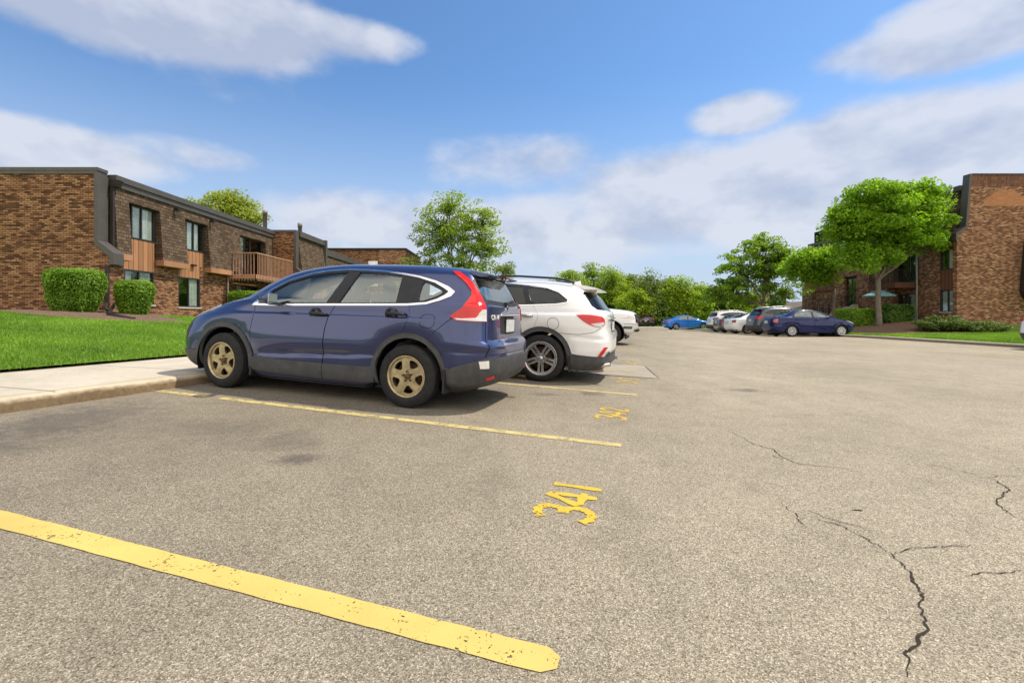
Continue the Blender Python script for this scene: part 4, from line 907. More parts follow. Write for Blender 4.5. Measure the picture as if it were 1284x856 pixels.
class Skin:
    def __init__(s, rows, xc, disp=None):
        a = np.array(rows, float); v = np.concatenate([[0], np.cumsum(np.abs(np.diff(a[:, 0]))+.22*(np.abs(np.diff(a[:, 1]))+np.abs(np.diff(a[:, 2])))+.3*np.abs(np.diff(a[:, 3])))])
        s.vm = v[-1]; s.f = [pchip(v, a[:, k]) for k in range(6)]; s.xc = xc; s.disp = disp
        s.vt = np.linspace(0, s.vm, 3000); s.zt = s.f[0](s.vt)
    def v_of(s, z): return np.interp(z, s.zt, s.vt)
    def raw(s, ph, v):
        z, xf, xr, w, nf, nr = [g(v) for g in s.f]; c, sn = np.cos(ph), np.sin(ph); rear = c > 0
        N = np.where(rear, nr, nf); L = np.where(rear, xr-s.xc, s.xc-xf)
        r = 1/(np.abs(c)**N+np.abs(sn)**N)**(1/N)
        return np.stack([s.xc+r*c*L, -r*sn*w, z], -1)
    def nrm(s, ph, v, f):
        e = 2e-3; p = f(np.clip(ph-e, 0, math.pi), v); q = f(np.clip(ph+e, 0, math.pi), v); a = f(ph, np.clip(v-e, 0, s.vm)); b = f(ph, np.clip(v+e, 0, s.vm))
        n = np.cross(q-p, b-a); n /= np.maximum(1e-9, np.linalg.norm(n, axis=-1))[..., None]; return n
    def surf(s, ph, v):
        P = s.raw(ph, v)
        if s.disp is not None: P = P+s.nrm(ph, v, s.raw)*s.disp(P)[..., None]
        return P
    def lift(s, D, off):
        ph, v = D[:, 0]/2.2, D[:, 1]; n = s.nrm(ph, v, s.surf); n[:, 1] = np.where((ph < 1e-4) | (ph > math.pi-1e-4), 0, n[:, 1])
        P = s.surf(ph, v); o = P.mean(0)
        flip = np.sign((n*(P-np.array([s.xc, 0, .7]))).sum(1)); n = n*np.where(flip == 0, 1, flip)[:, None]
        return P+n*off, n
    # outlines -> skin domain
    def side(s, x, z):
        v = float(s.v_of(z)); X = float(s.f[2](v))-s.xc if x > s.xc else s.xc-float(s.f[1](v)); X = (x-s.xc)/X
        X = max(-1, min(1, X)); N = float(s.f[5](v)) if X > 0 else float(s.f[4](v)); Y = (1-abs(X)**N)**(1/N) if abs(X) < 1 else 0
        return (math.atan2(Y, X)*2.2, v)
    def end(s, y, z, rear=True):
        v = float(s.v_of(z)); w = float(s.f[3](v)); N = float(s.f[5](v)) if rear else float(s.f[4](v)); Y = max(0, min(1, y/w)); X = (1-Y**N)**(1/N)
        return (math.atan2(Y, X if rear else -X)*2.2, v)
    def outline(s, pts, step=.05):
        """points: (x, z) side view, ('r', y, z) rear view, ('f', y, z) front view"""
        key = lambda p: p[0] if isinstance(p[0], str) else 's'; out = []
        mp = lambda k, a, b: s.side(a, b) if k == 's' else s.end(a, b, k == 'r')
        for i, p in enumerate(pts):
            q = pts[(i+1) % len(pts)]; a = p if key(p) == 's' else p[1:]
            if key(p) == key(q):
                b = q if key(q) == 's' else q[1:]; n = max(1, int(math.hypot(b[0]-a[0], b[1]-a[1])/step))
                for k in range(n): t = k/n; out.append(mp(key(p), a[0]+(b[0]-a[0])*t, a[1]+(b[1]-a[1])*t))
            else:
                A_ = mp(key(p), *a); b = q if key(q) == 's' else q[1:]; B_ = mp(key(q), *b); n = max(2, int(math.hypot(A_[0]-B_[0], A_[1]-B_[1])/step))
                for k in range(n): t = k/n; out.append((A_[0]+(B_[0]-A_[0])*t, A_[1]+(B_[1]-A_[1])*t))
        return out
def pip(P, poly):
    x, y = P[:, 0], P[:, 1]; c = np.zeros(len(P), bool); px = np.array(poly); qx = np.roll(px, 1, 0)
    for (xi, yi), (xj, yj) in zip(px, qx):
        if yi == yj: continue
        c ^= ((yi > y) != (yj > y)) & (x < (xj-xi)*(y-yi)/(yj-yi)+xi)
    return c
def fill2d(outer, holes, gx, gy):
    """constrained triangulation of outer minus holes with inner grid points"""
    vs, es = [], []
    for lp in [outer]+holes:
        b = len(vs); vs += [Vector(p) for p in lp]; es += [(b+i, b+(i+1) % len(lp)) for i in range(len(lp))]
    o = np.array(outer); x0, y0 = o.min(0); x1, y1 = o.max(0)
    nx, ny = max(2, int((x1-x0)/gx)), max(2, int((y1-y0)/gy))
    G = np.array([(x0+(x1-x0)*(i+.5+.5*(j % 2)*0)/nx, y0+(y1-y0)*(j+.5)/ny) for i in range(nx) for j in range(ny)])
    ins = pip(G, outer)
    for h in holes: ins &= ~pip(G, h)
    G = G[ins]
    if len(G):                                          # keep grid points clear of the outline
        B = np.array([tuple(v) for v in vs]); keep_ = np.ones(len(G), bool)
        for k in range(0, len(G), 400): dd = ((G[k:k+400, None]-B[None])**2).sum(2).min(1); keep_[k:k+400] = dd > (.35*min(gx, gy))**2
        vs += [Vector(p) for p in G[keep_]]
    rv, re, rf, *_ = delaunay_2d_cdt(vs, es, [], 0, 1e-6)
    V = np.array([tuple(v) for v in rv]); T = np.array([f for f in rf if len(f) == 3]); cen = V[T].mean(1); ok = pip(cen, outer)
    for h in holes: ok &= ~pip(cen, h)
    return V, T[ok]
def shell(name, lift, outer, holes=(), gx=.12, gy=.06, off=0., thick=.012, mats=None, parent=None, mirror=False, both=False, noskirt=None, pts3=None):
    V, T = fill2d(outer, list(holes), gx, gy); used = np.unique(T); mp = -np.ones(len(V), int); mp[used] = np.arange(len(used)); V = V[used]; T = mp[T]
    P, n = lift(V, off)
    # triangles wind outward
    fn = np.cross(P[T[:, 1]]-P[T[:, 0]], P[T[:, 2]]-P[T[:, 0]]); fl = (fn*n[T[:, 0]]).sum(1) < 0; T[fl] = T[fl][:, ::-1]
    Vv, Nn, Ff = [P], [n], [T]
    if thick > 0:
        E_ = {}
        for t in T:
            for a, b in ((t[0], t[1]), (t[1], t[2]), (t[2], t[0])): E_[(a, b)] = 1
        bd = [(a, b) for a, b in E_ if (b, a) not in E_]
        if noskirt is not None: bd = [(a, b) for a, b in bd if not (noskirt(V[a]) and noskirt(V[b]))]
        if bd:
            bd = np.array(bd); Q, _ = lift(V, off-thick); m = len(bd); b0 = len(P)
            sv = np.stack([P[bd[:, 0]], P[bd[:, 1]], Q[bd[:, 1]], Q[bd[:, 0]]], 1).reshape(-1, 3); en = np.cross(P[bd[:, 1]]-P[bd[:, 0]], n[bd[:, 0]]); en /= np.maximum(1e-9, np.linalg.norm(en, axis=1))[:, None]
            idx = b0+np.arange(m)[:, None]*4; Ff.append(np.concatenate([idx+[1, 0, 3], idx+[1, 3, 2]])); Vv.append(sv); Nn.append(np.repeat(en, 4, 0))
    V3, N3, F3 = np.concatenate(Vv), np.concatenate(Nn), np.concatenate(Ff)
    if mirror or both:
        Vm, Nm, Fm = V3*[1, -1, 1], N3*[1, -1, 1], F3[:, ::-1]
        if both: F3 = np.concatenate([F3, Fm+len(V3)]); V3 = np.concatenate([V3, Vm]); N3 = np.concatenate([N3, Nm])
        else: V3, N3, F3 = Vm, Nm, Fm
    return mesh_np(name, V3, F3, 3, mats, parent, True, N3)
def inset(poly, d, aspect=1):
    """shrink an outline by about d"""
    P = np.array(poly); n = len(P); area = .5*np.sum(P[:, 0]*np.roll(P[:, 1], -1)-np.roll(P[:, 0], -1)*P[:, 1]); s = 1 if area > 0 else -1
    t = np.roll(P, -1, 0)-np.roll(P, 1, 0); L = np.maximum(1e-9, np.linalg.norm(t, axis=1)); nr = np.stack([-t[:, 1], t[:, 0]], 1)/L[:, None]*s
    return [tuple(p) for p in P+nr*d]
def chaik(p, it=2):
    if any(isinstance(t[0], str) for t in p): return p
    for _ in range(it):
        q = []
        for i in range(len(p)):
            a, b = p[i], p[(i+1) % len(p)]; q += [(a[0]*.78+b[0]*.22, a[1]*.78+b[1]*.22), (a[0]*.22+b[0]*.78, a[1]*.22+b[1]*.78)]
        p = q
    return p
def circ(x, z, r, n=40, a0=0, a1=360): return [(x+r*math.cos(R(a0+(a1-a0)*k/n)), z+r*math.sin(R(a0+(a1-a0)*k/n))) for k in range(n+(a1-a0 < 360))]

def carpaint(name, base, metal=.0, rough=.32, coat=1.0, dirt=.12):
    if name in MATS: return MATS[name]
    N = NT(name); v = N.coord(); fl = N.noise(v, 900, 1); col = N.ramp(fl, [(.35, tuple(c*.88 for c in base)), (.65, tuple(min(1, c*1.12) for c in base))])
    s = N.n('ShaderNodeSeparateXYZ'); N.l(v, s.inputs[0]); low = N.math('ADD', N.math('MULTIPLY', s.outputs[2], -2.2), N.math('ADD', N.noise(v, 5, 5, .6), .55))
    dm = N.ramp(low, [(.2, 0), (.9, dirt*2.2)]); col = N.mix(dm, col, (.20,.175,.14))
    N.set(col, None, metal, .12, coat); N.b.inputs['Coat Roughness'].default_value = .03; N.b.inputs['Coat IOR'].default_value = 1.55; N.l(N.ramp(dm, [(0, rough), (1, .75)]), N.b.inputs['Roughness']); MATS[name] = N.m; return N.m
def lampmat(name, c, rough=.12):
    if name in MATS: return MATS[name]
    N = NT(name); v = N.coord('Object', (1, 1, 1)); w = N.n('ShaderNodeTexWave', bands_direction='Z'); w.inputs['Scale'].default_value = 22; w.inputs['Distortion'].default_value = .6; N.l(v, w.inputs['Vector'])
    N.set(N.ramp(w.outputs['Fac'], [(.2, tuple(x*.72 for x in c)), (.8, tuple(min(1, x*1.15) for x in c))]), rough, 0, .3, .6); MATS[name] = N.m; return N.m
M_TYRE = simple('tyre_rubber', (.022,.021,.021), .8, 0, .25, .3, 14); M_CLAD = simple('grey_plastic_cladding', (.060,.060,.062), .62, 0, .35, .22, 8)
M_CHROME = simple('chrome', (.78,.78,.78), .16, 1, .5, .05, 5); M_ALLOY = simple('silver_alloy', (.52,.52,.53), .3, .85, .5, .1, 8); M_GOLDRIM = simple('rusty_gold_wheel_paint', (.43,.35,.215), .36, .8, .5, .32, 14)
M_RUST = simple('rusty_brake_iron', (.055,.03,.018), .85, .3, .3, .5, 30); M_SEAT = simple('grey_seat_cloth', (.15,.155,.15), .95, 0, .1, .15, 20); M_CABIN = simple('dark_cabin_plastic', (.05,.052,.052), .8, 0, .2, .2, 8)
M_RED = lampmat('red_lamp_lens', (.60,.014,.010)); M_CLEAR = lampmat('clear_lamp_lens', (.62,.60,.58), .15); M_DKRED = lampmat('dark_red_lamp_lens', (.20,.010,.012)); M_SMOKE = lampmat('smoked_lamp', (.10,.10,.11), .1)
M_PLATE = simple('licence_plate_white', (.52,.54,.52), .5, 0, .3, .25, 45); M_GAP = simple('black_seam', (.006,.006,.006), .9, 0, .1); M_MIRR = simple('mirror_face', (.7,.75,.75), .05, 1, .5, .02)

def wheel_rim_holes(style, Rr):
    H = []
    if style == 'steel':
        for k in range(5):
            a = 90+36+72*k; H.append([(r*math.cos(R(a+d)), r*math.sin(R(a+d))) for r, d in ((.47*Rr,-8),(.56*Rr,-14),(.70*Rr,-19),(.82*Rr,-20),(.86*Rr,-11),(.868*Rr,0),(.86*Rr,11),(.82*Rr,20),(.70*Rr,19),(.56*Rr,14),(.47*Rr,8),(.455*Rr,0))])
    elif style == 'twin5':
        for k in range(5):
            a = 90+72*k; H.append([(r*math.cos(R(a+d)), r*math.sin(R(a+d))) for r, d in ((.34*Rr,-5.5),(.62*Rr,-4),(.86*Rr,-3.4),(.86*Rr,3.4),(.62*Rr,4),(.34*Rr,5.5))])
            a += 36; H.append([(r*math.cos(R(a+d)), r*math.sin(R(a+d))) for r, d in ((.30*Rr,-4),(.5*Rr,-15),(.86*Rr,-23.5),(.88*Rr,-12),(.88*Rr,0),(.88*Rr,12),(.86*Rr,23.5),(.5*Rr,15),(.30*Rr,4))])
    elif style == 'cover':
        for k in range(7):
            a = 90+51.43*k; H.append([(r*math.cos(R(a+d)), r*math.sin(R(a+d))) for r, d in ((.42*Rr,-5),(.6*Rr,-12),(.80*Rr,-15),(.84*Rr,0),(.80*Rr,15),(.6*Rr,12),(.42*Rr,5))])
    else:
        for k in range(5):
            a = 90+36+72*k; H.append([(r*math.cos(R(a+d)), r*math.sin(R(a+d))) for r, d in ((.32*Rr,-8),(.55*Rr,-22),(.86*Rr,-26),(.88*Rr,0),(.86*Rr,26),(.55*Rr,22),(.32*Rr,8))])
    return H
def make_wheel(root, x, yo, z, Rt, Rr, w, sgn, style, rimmat, hi=True, steer=0):
    """yo: outer face; sgn -1 = near (-y) side"""
    wh = bpy.data.objects.new('wheel', None); C.objects.link(wh); wh.parent = root; wh.location = (x, yo, z); wh.rotation_euler = (0, random.uniform(0, 1.2), steer); wh.empty_display_size = .1
    n = 72 if hi else 28; i = -sgn                      # inward direction
    prof = [(i*.035, Rr*.99), (i*.006, Rr*1.06), (i*.0, Rr+(Rt-Rr)*.45), (i*.012, Rr+(Rt-Rr)*.8), (i*.03, Rt*.985)]
    if hi:
        k = 5; x0, x1 = .036, w-.036
        for j in range(k):
            a = x0+(x1-x0)*j/k; b = x0+(x1-x0)*(j+1)/k; prof += [(i*(a+.001), Rt), (i*(b-.011), Rt), (i*(b-.0095), Rt-.009), (i*(b-.001), Rt-.009)]
    else: prof += [(i*.04, Rt), (i*(w-.04), Rt)]
    prof += [(i*(w-.03), Rt*.985), (i*(w-.01), Rr+(Rt-Rr)*.8), (i*w, Rr+(Rt-Rr)*.45), (i*(w-.03), Rr)]
    bm = bmesh.new(); lathe(bm, prof, n); part('tyre', bm, M_TYRE, wh)
    bm = bmesh.new(); lathe(bm, [(i*.006, Rr*1.055), (i*.002, Rr*1.0), (i*.018, Rr*.955), (i*.05, Rr*.93), (i*(w-.02), Rr*.9)], n)
    part('rim_barrel', bm, rimmat, wh)
    dish = .034 if style == 'steel' else .012
    def lift(D, off):
        r = np.hypot(D[:, 0], D[:, 1]); q = r/Rr
        if style == 'steel': th = np.arctan2(D[:, 1], D[:, 0]); rdg = np.clip(np.cos(5*(th-R(90))), 0, 1)**2; y = .040-.024*np.exp(-((q-.62)/.20)**2)*(.35+.65*rdg)+.020*np.exp(-(q/.30)**4)-.016*np.exp(-((q-.97)/.06)**2)
        else: y = .020+.028*(1-q)**1.6
        return np.stack([D[:, 0], i*(y-off), D[:, 1]], 1), np.tile([0., -i, 0.], (len(D), 1))
    holes = [h if style == 'twin5' and False else chaik(h, 1) for h in wheel_rim_holes(style, Rr)]
    shell('rim', lift, circ(0, 0, Rr*.955, n), holes, Rr*.09, Rr*.09, 0, .028, rimmat, wh)
    bm = bmesh.new(); lathe(bm, [(i*.085, .002), (i*.085, Rr*.70), (i*.10, Rr*.71)], 30); lathe(bm, [(i*.10, Rr*.3), (i*.13, Rr*.92), (i*.14, .002)], 30); part('brake_disc', bm, M_RUST, wh)
    bm = bmesh.new()
    if style == 'steel':
        lathe(bm, [(i*.018, .002), (i*.020, Rr*.10), (i*.030, Rr*.145), (i*.065, Rr*.155)], 20)
        for k in range(5): a = R(90+72*k); lathe(bm, [(i*.030, .002), (i*.032, .012), (i*.065, .013)], 6, 'y', Rr*.255*math.cos(a), 0, Rr*.255*math.sin(a))
    else:
        lathe(bm, [(i*.010, .002), (i*.012, Rr*.13), (i*.03, Rr*.16)], 20)
        for k in range(5): a = R(90+36+72*k); lathe(bm, [(i*.03, .002), (i*.032, .011), (i*.045, .012)], 6, 'y', Rr*.23*math.cos(a), 0, Rr*.23*math.sin(a))
    part('hub_cap', bm, simple('hub_iron', (.12,.075,.04), .7, .4, .4, .5, 25) if style == 'steel' else rimmat, wh)
    return wh

def place(root, nx, ny, ang_, slope=True):
    """nose at world (nx, ny); car local +x (tail-ward) points along ang_; sits on the lot"""
    c, s = math.cos(ang_), math.sin(ang_); L = root['wb']; a, b = L
    P = lambda x, y: (nx+x*c-y*s, ny+x*s+y*c)
    zf = .5*(zg(*P(a, -.75))+zg(*P(a, .75))); zr_ = .5*(zg(*P(b, -.75))+zg(*P(b, .75))); pit = math.atan2(zr_-zf, b-a)
    zl = .5*(zg(*P(a, -.75))+zg(*P(b, -.75))); zh = .5*(zg(*P(a, .75))+zg(*P(b, .75))); rol = math.atan2(zh-zl, 1.5)
    z0 = zf-math.tan(pit)*a
    root.rotation_euler = (rol, -pit, ang_); root.location = (nx, ny, z0); del root['wb']

def build_car(sp):
    root = bpy.data.objects.new(sp['name'], None); C.objects.link(root); tag(root, sp['label'], sp['cat'], sp.get('group')); root.empty_display_size = .3
    sk = sp['skin']; hi = sp.get('hi', False); gx, gy = (.10, .030) if hi else (.20, .07); step = .03 if hi else .08
    paint = sp['paint']; root['wb'] = (sp['xf'], sp['xr']); zw = sp['Rt']-.005; rw = sp['arch']; O = lambda p: sk.outline(p, step)
    archF, archR = (O(circ(x, zw+.015, rw, 44 if hi else 24)) for x in (sp['xf'], sp['xr']))
    dom = [(0, 0), (math.pi*2.2, 0), (math.pi*2.2, sk.vm), (0, sk.vm)]
    d2 = []
    for a, b in zip(dom, dom[1:]+dom[:1]): d2 += [(a[0]+(b[0]-a[0])*k/30, a[1]+(b[1]-a[1])*k/30) for k in range(30)]
    mid = lambda v: v[0] < 1e-3 or v[0] > math.pi*2.2-1e-3 or v[1] > sk.vm-1e-3
    # windows of one side: opening, glass
    wins = [(O(w), gm) for w, gm in sp['windows']]; ws = O(sp['windshield']); rw_ = O(sp['rearwin'])
    doors = [O(d) for d in sp['doors']]; lamps = sp.get('lamps', []); lo = [(nm, O(p), m, off) for nm, p, m, off in lamps]
    trims = [(nm, O(p), [O(h) for h in hs], m, off, th) for nm, p, hs, m, off, th in sp.get('trims', [])]
    holes = [archF, archR, ws, rw_]+[l[1] for l in lo if not l[0].startswith('reflector')]
    inside = lambda poly, big: pip(np.array([np.mean(poly, 0)]), big)[0]
    bh = holes+doors+[w for w, _ in wins if not any(inside(w, d) for d in doors)]
    shell('body', sk.lift, d2, bh, gx, gy, 0, .02, paint, root, both=True, noskirt=mid)
    if hi or sp.get('liner', True):
        inner = lambda D, off: sk.lift(D, off-.022)
        shell('inner_panel', inner, d2, [archF, archR, ws, rw_]+[w for w, _ in wins], gx*1.6, gy*2, 0, 0, M_GAP, root, both=True)
    for k, dpoly in enumerate(doors):
        dh = [w for w, _ in wins if inside(w, dpoly)]+[archR, archF]
        for mir in (False, True):
            do = shell('door', sk.lift, inset(dpoly, .0045 if hi else .006), dh, gx, gy, 0, .018, paint, root, mirror=mir)
            if sp.get('handles'):
                hx, hz, hm = sp['handles'][k]; y = float(sk.raw(np.array(sk.side(hx, hz)[0]/2.2), np.array(sk.side(hx, hz)[1]))[1]); s = 1 if mir else -1
                bm = bmesh.new(); tube(bm, [(hx-.12, s*(abs(y)+.002), hz), (hx-.10, s*(abs(y)+.028), hz+.004), (hx, s*(abs(y)+.040), hz+.004), (hx+.10, s*(abs(y)+.030), hz), (hx+.125, s*(abs(y)+.002), hz-.004)], [.014, .02, .023, .018, .012], 8)
                if sp.get('cups'): lathe(bm, [(0, .05), (-s*.004, .075), (-s*.02, .07)], 20, 'y', hx-.06, s*(abs(y)+.003), hz-.005)
                part('handle', bm, hm, do)
    for w, gm in wins:
        for mir in (False, True): shell('side_window', sk.lift, w, [], gx, gy, -.014, .004, gm, root, mirror=mir)
    shell('windshield', sk.lift, ws, [], gx, gy, -.012, .004, sp.get('glass', M_CARGLASS), root, both=True, noskirt=mid)
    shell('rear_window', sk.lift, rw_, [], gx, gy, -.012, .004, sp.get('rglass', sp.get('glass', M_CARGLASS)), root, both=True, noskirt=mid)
    for nm, p, m, off in lo:
        for mir in (False, True): shell(nm, sk.lift, p, [], gx*.5, gy*.7, off, .03, m, root, mirror=mir)
    for nm, p, hs, m, off, th in trims:
        nm2, sides = nm.rstrip('*'), nm.endswith('*')
        if sides:                                       # crosses the middle: one piece
            shell(nm2, sk.lift, p, hs, gx, gy, off, th, m, root, both=True, noskirt=mid)
        else:
            for mir in (False, True): shell(nm2, sk.lift, p, hs, gx, gy, off, th, m, root, mirror=mir)
    # underside, wheel wells
    Wt = sp['W']; bm = bmesh.new(); z0 = sk.zt[0]; xa, xb = sp['xf'], sp['xr']
    box(bm, float(sk.f[1](0))+.1, float(sk.f[2](0))-.1, -.56, .56, z0+.02, z0+.10)
    for s in (-1, 1): box(bm, xa+rw+.03, xb-rw-.03, *sorted((s*.56, s*(Wt*.5-.07))), z0+.02, z0+.10)
    part('underbody', bm, M_GAP, root)
    for x in (xa, xb):
        for s in (-1, 1):
            bm = bmesh.new(); y1, y2 = s*(Wt*.5-.03), s*.5; pr = None
            for k in range(25):
                a = R(-20+220*k/24); px, pz = x+(rw+.012)*math.cos(a), zw+.015+(rw+.012)*math.sin(a); q = [bm.verts.new((px, y1, pz)), bm.verts.new((px, y2, pz))]
                if pr: bm.faces.new((pr[0], q[0], q[1], pr[1]))
                pr = q
            part('wheel_well', bm, M_GAP, root)
    for x in (xa, xb):
        for s in (-1, 1): make_wheel(root, x, s*(Wt*.5-sp.get('tuck', .025)), sp['Rt'], sp['Rt'], sp['Rr'], sp.get('tw', .22), s, sp['rim'], sp['rimmat'], hi, sp.get('steer', 0) if x == xa else 0)
    # cabin
    if sp.get('cabin', True):
        bz, x0, x1 = sp['belt'], sp['cab0'], sp['cab1']; cw = Wt*.5-.17
        bm = bmesh.new(); prism(bm, [(x0-.35, bz-.02), (x0, bz+.03), (x0+.22, bz+.01), (x0+.28, bz-.30), (x0-.3, bz-.35)], -cw, cw, 'y'); box(bm, x0-.2, x1, -cw, cw, .32, .40); box(bm, x1-.25, x1+.1, -cw, cw, .4, bz-.18); part('dashboard', bm, M_CABIN, root)
        def seat(x, y, w):
            bm = bbox(x-.25, x+.25, y-w, y+w, .52, .70, bev=.05); tmp = bmesh.new(); prism(tmp, [(x+.16, .62), (x+.30, .62), (x+.50, bz+.20), (x+.46, bz+.24), (x+.38, bz+.22)], y-w, y+w); me_ = bpy.data.meshes.new('t'); tmp.to_mesh(me_); tmp.free(); bm.from_mesh(me_); bpy.data.meshes.remove(me_)
            for yy in ((y,) if w < .4 else (y-w*.6, y+w*.6)):
                hb = bbox(x+.43, x+.53, yy-.13, yy+.13, bz+.22, bz+.42, bev=.045); me_ = bpy.data.meshes.new('t'); hb.to_mesh(me_); hb.free(); bm.from_mesh(me_); bpy.data.meshes.remove(me_)
            part('seat', bm, M_SEAT, root, True)
        seat(x0+.85, -.36, .25); seat(x0+.85, .36, .25)
        if sp.get('rearseat', True): seat(x0+1.75, 0, .60)
        bm = bmesh.new(); pts = [(x0+.34+.05*math.sin(a), -.36+.18*math.cos(a), bz-.02+.18*math.sin(a)) for a in np.linspace(0, 2*math.pi, 25)]; tube(bm, pts, .015, 6, False); tube(bm, [(x0+.2, -.36, bz-.08), (x0+.35, -.36, bz-.02)], .03, 6); box(bm, x0+.33, x0+.36, -.53, -.19, bz-.035, bz-.005); part('steering_wheel', bm, M_CABIN, root)
    # mirrors
    mx, mz, mm = sp['mirror']
    for s in (-1, 1):
        y = s*(abs(float(sk.raw(np.array(sk.side(mx+.05, mz-.07)[0]/2.2), np.array(sk.side(mx+.05, mz-.07)[1]))[1]))+.02)
        bm = bmesh.new(); o = y+s*.10; lathe_pts = []
        vs = [(mx-.09, .0, 0), (mx-.06, 0, .0)]; hb = bbox(mx-.09, mx+.09, *sorted((y+s*.03, y+s*.21)), mz-.075, mz+.075, bev=.045)
        for v in hb.verts:
            t = (v.co.x-(mx-.09))/.18; k = .62+.38*t; v.co.y = o+s*.02+(v.co.y-o-s*.02)*k; v.co.z = mz+(v.co.z-mz)*k
        box(hb, mx-.03, mx+.05, *sorted((y-s*.02, y+s*.06)), mz-.08, mz-.05); mo_ = part('door_mirror', hb, mm, root, True)
        part('mirror_glass', bbox(mx+.0905, mx+.094, *sorted((y+s*.05, y+s*.19)), mz-.055, mz+.055), M_MIRR, mo_)
    for f in sp.get('extras', []): f(root, sk)
    return root
def rear_x(sk, y, z): P = sk.surf(np.array(sk.end(abs(y), z)[0]/2.2), np.array(sk.end(abs(y), z)[1])); return float(P[0])
def plate(z, w=.31, h=.155, front=False, back=M_PLATE, yo=0):
    def f(root, sk):
        x = (float(sk.f[1](sk.v_of(z)))-.012) if front else max(rear_x(sk, 0, z-h/2), rear_x(sk, 0, z+h/2))+.006
        bm = bbox(x, x+.008, yo-w/2, yo+w/2, z-h/2, z+h/2); p_ = part('licence_plate', bm, back, root)
        fr = boxes((x-.002, x+.011, yo-w/2-.012, yo+w/2+.012, z+h/2, z+h/2+.012), (x-.002, x+.011, yo-w/2-.012, yo+w/2+.012, z-h/2-.012, z-h/2)); part('plate_frame', fr, M_BLACK, p_)
    return f

def ringpoly(x, z, r1, r2, a0, a1, n=30): return circ(x, z, r2, n, a0, a1)+circ(x, z, r1, n, a0, a1)[::-1]
def stripe(pts, w):
    """thin closed outline along a side-view line"""
    P = np.array(pts, float); t = np.gradient(P, axis=0); t /= np.linalg.norm(t, axis=1)[:, None]; nrm = np.stack([-t[:, 1], t[:, 0]], 1)*w/2
    return [tuple(p) for p in P+nrm]+[tuple(p) for p in (P-nrm)[::-1]]
def rbox(x0, x1, z0, z1, r=.03): return chaik([(x0, z0), (x1, z0), (x1, z1), (x0, z1)], 2)
def text_on(txt, y, z, h, mat, name='lettering'):
    def f(root, sk):
        cu = bpy.data.curves.new(name, 'FONT'); cu.body = txt; cu.size = h*1.4; cu.extrude = .003; cu.align_x = 'CENTER'; cu.align_y = 'CENTER'; cu.space_character = 1.1
        tmp = bpy.data.objects.new('t', cu); C.objects.link(tmp); dg = bpy.context.evaluated_depsgraph_get(); me = bpy.data.meshes.new_from_object(tmp.evaluated_get(dg)); bpy.data.objects.remove(tmp); me.name = name
        w = .16; s = 1 if y > 0 else -1; xa, xb = rear_x(sk, y-.1, z), rear_x(sk, y+.1, z); yaw = math.atan2(xb-xa, .2); x = rear_x(sk, y, z)+.006
        xdir = Vector((math.sin(yaw), math.cos(yaw), 0)); zu, zd = rear_x(sk, y, z+.03), rear_x(sk, y, z-.03); ydir = Vector((zu-zd, 0, .06)).normalized(); nz = xdir.cross(ydir).normalized(); ydir = nz.cross(xdir)
        M = Matrix((xdir*1.25, ydir, nz)).transposed().to_4x4(); M.translation = (x, y, z); me.transform(M); link(name, me, mat, root)
    return f

# ---- blue compact suv
def disp_crv(P):
    x, y, z = P[..., 0], np.abs(P[..., 1]), P[..., 2]; sw = np.clip((y-.58)/.18, 0, 1)
    band = lambda a, b, s: 1/(1+np.exp(-(x-a)/s))/(1+np.exp((x-b)/s))
    rf, rr = np.hypot(x-.84, z-.35), np.hypot(x-3.49, z-.35)
    d = .030*np.exp(-((rf-.45)/.085)**2)+.034*np.exp(-((rr-.45)/.09)**2)
    zc = z-(1.005+.014*(x-1.3)); d = d+.019*np.where(zc < 0, np.exp(-(zc/.026)**2), np.exp(-(zc/.085)**2))*band(.75, 4.25, .15)
    d = d-.020*np.exp(-((z-.70)/.13)**2)*band(1.42, 3.0, .12)
    zc = z-(.505+.05*(x-1.9)); d = d+.022*np.where(zc < 0, np.exp(-(zc/.022)**2), np.exp(-(zc/.06)**2))*band(1.5, 3.05, .12)
    d = d+.010*np.exp(-((z-.66)/.03)**2)*band(3.95, 4.6, .05)-.012*np.exp(-((z-.78)/.07)**2)*band(4.0, 4.7, .06)
    return d*sw
CRV = Skin([(.17,.26,4.02,.80,6,5),(.23,.13,4.16,.855,6.5,5),(.32,0,4.395,.885,7,5.5),(.45,-.05,4.46,.895,7.5,6),(.58,-.06,4.475,.90,7.5,6),(.645,-.055,4.465,.90,7.3,6.5),(.70,-.05,4.462,.90,7,7),(.742,-.035,4.442,.90,6.7,7.5),(.785,-.02,4.385,.898,6.5,8),(.88,.06,4.372,.895,6,8),
            (.95,.18,4.365,.89,5.6,8),(1.02,.35,4.36,.885,5.3,8),(1.08,.52,4.355,.875,5.2,8),(1.13,.70,4.35,.862,5.2,8),(1.165,.86,4.345,.85,5.2,8),(1.20,.93,4.33,.832,5.2,7.5),(1.30,1.09,4.285,.785,5,7),
            (1.40,1.28,4.235,.735,5,6.5),(1.48,1.47,4.195,.692,5,6),(1.54,1.66,4.16,.655,4.5,5.5),(1.58,1.84,4.08,.615,4,4.5),(1.61,2.03,3.95,.56,3.6,4),(1.63,2.25,3.7,.47,3.3,3.6),(1.645,2.5,3.3,.30,3,3),(1.649,2.68,2.85,.03,2.5,2.5)], 2.75, disp_crv)
w1 = [(1.40,1.112),(1.50,1.248),(1.70,1.362),(2.03,1.460),(2.26,1.496),(2.545,1.516),(2.380,1.140)]; w2 = [(2.70,1.518),(2.84,1.516),(3.05,1.504),(3.29,1.480),(3.305,1.175),(2.550,1.146)]
